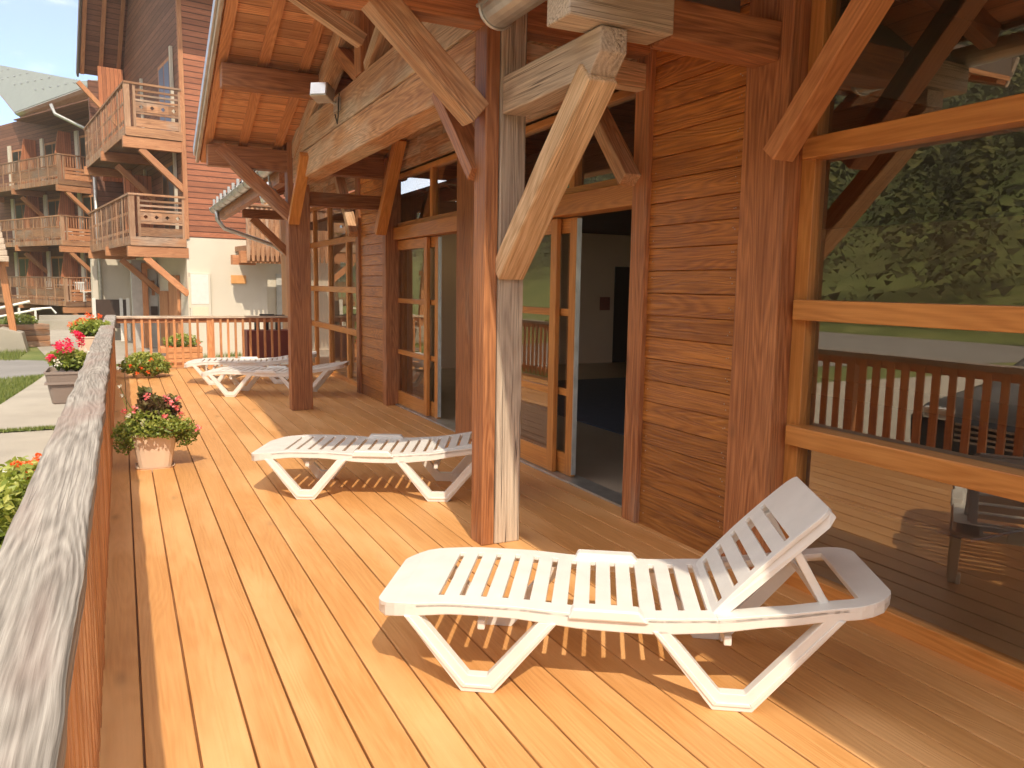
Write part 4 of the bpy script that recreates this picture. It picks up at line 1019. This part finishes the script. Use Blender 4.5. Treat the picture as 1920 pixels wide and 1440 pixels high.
m = MB(); m.tube([TL(-.25, -.2, 8.9), TL(-.2, -.4, 8.5), TL(.6, -2.0, 7.7), TL(1.2, -2.6, 7.3), TL(1.2, -2.6, 6.8), TL(1.2, -2.6, GZ)], .07, 10); m.build('downpipe', M['zinc'], ch2, smooth=True)
# drain pipe on the buttress of the tower chalet
m = MB(); m.tube([T(.26, 7.95, GZ), T(.26, 7.95, 5.0)], .055, 10); m.build('downpipe', M['zinc'], ch, smooth=True)

# white chairs on the lowest balcony of the left chalet
def pchair(loc, rz, label):
    t = thing('plastic_chair', loc, label, 'chair', 'white chairs on the chalet balcony', rz)
    m = MB(); m.box(-.22, .22, -.22, .22, .42, .45); m.build('seat', M['white'], t, bevel=.01)
    m = MB()
    for i in range(6): m.box(-.2+i*.072, -.16+i*.072, .2, .22, .45, .82)
    m.box(-.22, .22, .195, .225, .8, .87); m.build('backrest', M['white'], t, bevel=.008)
    for sx in (-1, 1):
        for sy in (-1, 1): m = MB(); m.beam((sx*.2, sy*.2, .42), (sx*.23, sy*.23, 0), .04, .04); m.build('leg', M['white'], t)
    return t
c0 = pchair(TL(.6, 2.6, .62), R(60), 'white plastic chair on the lowest balcony, left of the white table')
dup(c0, TL(.6, .2, .62), R(200), 'white plastic chair near the corner post of the lowest balcony')
dup(c0, TL(.9, -.02, .62), R(20), 'white plastic chair at the right end of the lowest balcony')
dup(c0, TL(.6, 1.0, 3.28), R(100), 'white plastic chair on the middle balcony of the left chalet')
t = thing('garden_table', TL(.6, 1.3, .62), 'white round table between the chairs on the lowest balcony', 'table')
p = TL(.6, 1.3, .62); m = MB(); m.lathe((p.x, p.y, p.z+.7), [(.42, 0), (.43, .015), (.42, .03)], 20); m.build('tabletop', M['white'], t)
m = MB(); m.lathe((p.x, p.y, p.z), [(.25, 0), (.05, .04), (.04, .7)], 12); m.build('leg', M['white'], t)

# stone walls / steps, planter, shelter, handrail
m = MB(); m.box(-3.0, .0, 36.2, 36.7, GZ, -.05); m.box(-3.0, .0, 36.75, 37.2, GZ, .12); tag(m.build('retaining_wall', M['conc']), 'low pale concrete step in front of the left chalet', 'wall')
t = thing('wooden_planter', (-2.5, 27, GZ), 'long grey-brown wooden planter box beside the path at the left', 'planter')
m = MB()
for q in range(4): m.beam((-3.25, 27.05, GZ+.1+q*.17), (-2.1, 27.6, GZ+.1+q*.17), .6, .16)
m.build('box', M['old'], t, bevel=.01)
m = MB(); crown(m, (-2.7, 27.3, .35), .45, .3, .2, 500, .07); m.build('foliage', M['leaf'], t)
t = thing('shelter', (-3.0, 29.0, GZ), 'small shingle-roofed shelter on an orange post at the left edge', 'shelter')
m = MB(); m.beam((-2.72, 25.6, .1), (-2.92, 25.6, 2.2), .17, .17, (0,1,0)); m.build('post', M['batten'], t, bevel=.01)
m = MB(); m.prism([(-3.6, GZ), (-2.4, GZ), (-2.5, .1), (-3.0, .25), (-3.6, .0)], lambda a, b, d: (a, d, b), 25.3, 26.0); m.build('base', M['conc'], t, bevel=.02)
m = MB(); m.beam((-3.9, 25.6, 2.0), (-2.74, 25.6, 2.0), .16, .16); m.build('beam', M['batten'], t)
m = MB()
for q in range(7):
    z0 = 2.12+q*.16; x0 = -2.66-q*.035
    m.beam((-4.2, 25.05+q*.07, z0), (x0, 25.05+q*.07, z0), .12, .15)
m.build('roof', M['grey'], t, bevel=.01)
t = thing('handrail', (-3.5, 33, GZ), 'white metal handrail sloping beside the steps at the left', 'handrail')
m = MB(); m.tube([(-5.4, 33, .15), (-2.95, 33, .78)], .045, 8); m.tube([(-5.4, 33, -.1), (-2.6, 33, .52)], .04, 8)
m.tube([(-2.95, 33, .5), (-2.3, 33, .55), (-2.15, 33, .35)], .035, 8); m.build('rail', M['white'], t)
for x in (-3.3, -2.8): m = MB(); m.tube([(x, 33, GZ), (x, 33, .55)], .04, 8); m.build('post', M['white'], t)

# =============================================================== parked car (seen mirrored)
cx = -1.75; cyc = 5.0
car = thing('parked_car', (cx-2, cyc, GZ), 'dark grey parked car beyond the railing, mirrored in the big window', 'car')
prof = [(0, .35), (.02, .62), (-.15, .8), (-1.15, .98), (-1.35, 1.02), (-2.0, 1.42), (-3.2, 1.5), (-3.9, 1.15), (-4.25, 1.05), (-4.3, .4)]
m = MB(); vs = []; fs = []; WS = [-.88, -.84, -.7, .7, .84, .88]
for j, w in enumerate(WS):
    for (a, b) in prof:
        k = 0 if abs(w) < .8 else (.12 if abs(w) > .85 else .03); bb = b-k if b > .7 else b
        if b > 1.1 and abs(w) > .6: w2 = w*.82
        else: w2 = w
        vs.append((cx+a, cyc+w2, GZ+bb-(.0)))
    for (a, b) in ((-4.2, .2), (-.1, .2)): vs.append((cx+a, cyc+w, GZ+b))
n = len(prof)+2
for j in range(len(WS)-1):
    for i in range(n): fs.append((j*n+i, j*n+(i+1) % n, (j+1)*n+(i+1) % n, (j+1)*n+i))
fs += [tuple(range(n)), tuple((len(WS)-1)*n+i for i in range(n))[::-1]]
m.add(vs, fs); m.build('body', M['carp'], car, bevel=.04, smooth=True)
m = MB(); m.add([(cx-1.40, cyc-.66, GZ+1.06), (cx-1.40, cyc+.66, GZ+1.06), (cx-1.97, cyc+.56, GZ+1.43), (cx-1.97, cyc-.56, GZ+1.43)], [(0,1,2,3)]); m.build('windscreen', M['cglass'], car)
for s_ in (-1, 1):
    m = MB(); m.box(cx-.16, cx+.03, cyc+s_*.6-.16, cyc+s_*.6+.16, GZ+.62, GZ+.76); m.build('headlight', M['lamp'], car, bevel=.03)
    for a in (-.8, -3.4):
        m = MB(); m.tube([(cx+a, cyc+s_*.9, GZ+.32), (cx+a, cyc+s_*.72, GZ+.32)], .32, 24); wv = m.build('wheel', M['rubber'], car, smooth=False)
        m = MB(); m.tube([(cx+a, cyc+s_*.905, GZ+.32), (cx+a, cyc+s_*.85, GZ+.32)], .2, 16); m.build('rim', M['steel'], wv)
m = MB(); 
for q in range(4): m.box(cx+.015, cx+.04, cyc-.35, cyc+.35, GZ+.42+q*.06, GZ+.445+q*.06)
m.build('grille', M['steel'], car)

# =============================================================== light, sky, camera
AZ = 0   # direction towards the sun (x,y) = (-.15,-1)
EL = R(48.5)
sd = V3((-.185, -1, 0)).normalized()*math.cos(EL)+V3((0, 0, math.sin(EL)))
sun = bpy.data.lights.new('sun', 'SUN'); sun.energy = 2.05; sun.angle = R(.6); sun.color = (1, .86, .66)
so = bpy.data.objects.new('sun', sun); C.objects.link(so); so.rotation_euler = sd.to_track_quat('Z', 'Y').to_euler()
w = bpy.data.worlds.new('World'); S.world = w; w.use_nodes = True; nt = w.node_tree; nt.nodes.clear()
wo = nt.nodes.new('ShaderNodeOutputWorld'); bg = nt.nodes.new('ShaderNodeBackground'); sk = nt.nodes.new('ShaderNodeTexSky')
sk.sky_type = 'NISHITA'; sk.sun_disc = False; sk.sun_elevation = EL; sk.altitude = 2200
sk.sun_rotation = math.atan2(sd.x, sd.y)
sk.air_density = .75; sk.dust_density = .1; sk.ozone_density = 2.0
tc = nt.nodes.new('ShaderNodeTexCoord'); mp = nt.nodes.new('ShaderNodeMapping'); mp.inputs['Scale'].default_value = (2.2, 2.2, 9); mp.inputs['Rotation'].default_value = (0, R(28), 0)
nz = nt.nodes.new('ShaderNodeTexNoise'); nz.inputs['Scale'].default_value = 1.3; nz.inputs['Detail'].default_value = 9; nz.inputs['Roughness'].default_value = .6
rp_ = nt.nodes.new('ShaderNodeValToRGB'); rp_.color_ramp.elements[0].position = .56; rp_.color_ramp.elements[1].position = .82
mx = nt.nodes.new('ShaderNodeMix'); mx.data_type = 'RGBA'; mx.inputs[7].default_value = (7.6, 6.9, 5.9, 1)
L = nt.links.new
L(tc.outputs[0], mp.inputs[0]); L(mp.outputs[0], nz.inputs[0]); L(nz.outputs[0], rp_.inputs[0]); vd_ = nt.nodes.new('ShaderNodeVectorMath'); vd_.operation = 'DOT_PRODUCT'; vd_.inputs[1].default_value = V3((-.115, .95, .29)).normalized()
mr_ = nt.nodes.new('ShaderNodeMapRange'); mr_.inputs[1].default_value = .86; mr_.inputs[2].default_value = .97; mr_.inputs[3].default_value = .5; mr_.inputs[4].default_value = 0  # warm cloud cover added outside the view, put there to warm the fill
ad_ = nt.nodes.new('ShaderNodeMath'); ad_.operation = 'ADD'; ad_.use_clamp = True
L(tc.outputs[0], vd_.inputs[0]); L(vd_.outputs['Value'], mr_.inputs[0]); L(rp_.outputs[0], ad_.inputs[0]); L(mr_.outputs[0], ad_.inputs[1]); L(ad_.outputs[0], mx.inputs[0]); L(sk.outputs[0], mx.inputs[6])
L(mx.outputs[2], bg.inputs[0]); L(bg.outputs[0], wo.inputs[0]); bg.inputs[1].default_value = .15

hz_ = MB(); hz_.box(-241, 101, -161, 222, GZ-6, 66, tint=.5)
hm = N('warm_glare_haze'); pv = hm.n('VolumePrincipled', {'Color': (1, .93, .8, 1), 'Density': GLARE_HAZE, 'Anisotropy': .55}); hm.t.links.new(pv.outputs[0], hm.out.inputs[1])  # added air volume, stands in for lens glare and lifts the shade
if GLARE_HAZE > 0: hz_.build('glare_haze', hm.m, kind='stuff')
cam = bpy.data.cameras.new('camera'); co = bpy.data.objects.new('camera', cam); C.objects.link(co); S.camera = co
F = 1450.; px, py = 960., 720.
Y = V3((225-px, 525-py, F)).normalized(); r = R(.9); d = V3((-math.sin(r), math.cos(r), 0)); D = (d+V3((0, 0, -d.dot(Y)/Y.z))).normalized()
Z = -D; X = Y.cross(Z)
row = [V3((X[i], Y[i], Z[i])) for i in range(3)]   # camera right, down, forward in world
Mx = Matrix.Identity(4)
for i in range(3): Mx[i][0] = row[0][i]; Mx[i][1] = -row[1][i]; Mx[i][2] = -row[2][i]
Mx[2][3] = 1.6
co.matrix_world = Mx
cam.sensor_fit = 'HORIZONTAL'; cam.sensor_width = 36; cam.lens = F/1920*36; cam.clip_start = .05; cam.clip_end = 2000
S.view_settings.view_transform = 'Standard'; S.view_settings.look = 'None'; S.view_settings.exposure = 1.3; S.view_settings.gamma = 1
S.cycles.max_bounces = 10; S.cycles.diffuse_bounces = 5; S.cycles.transparent_max_bounces = 16
S.cycles.caustics_reflective = False; S.cycles.caustics_refractive = False
S.render.resolution_x = 1024; S.render.resolution_y = 768
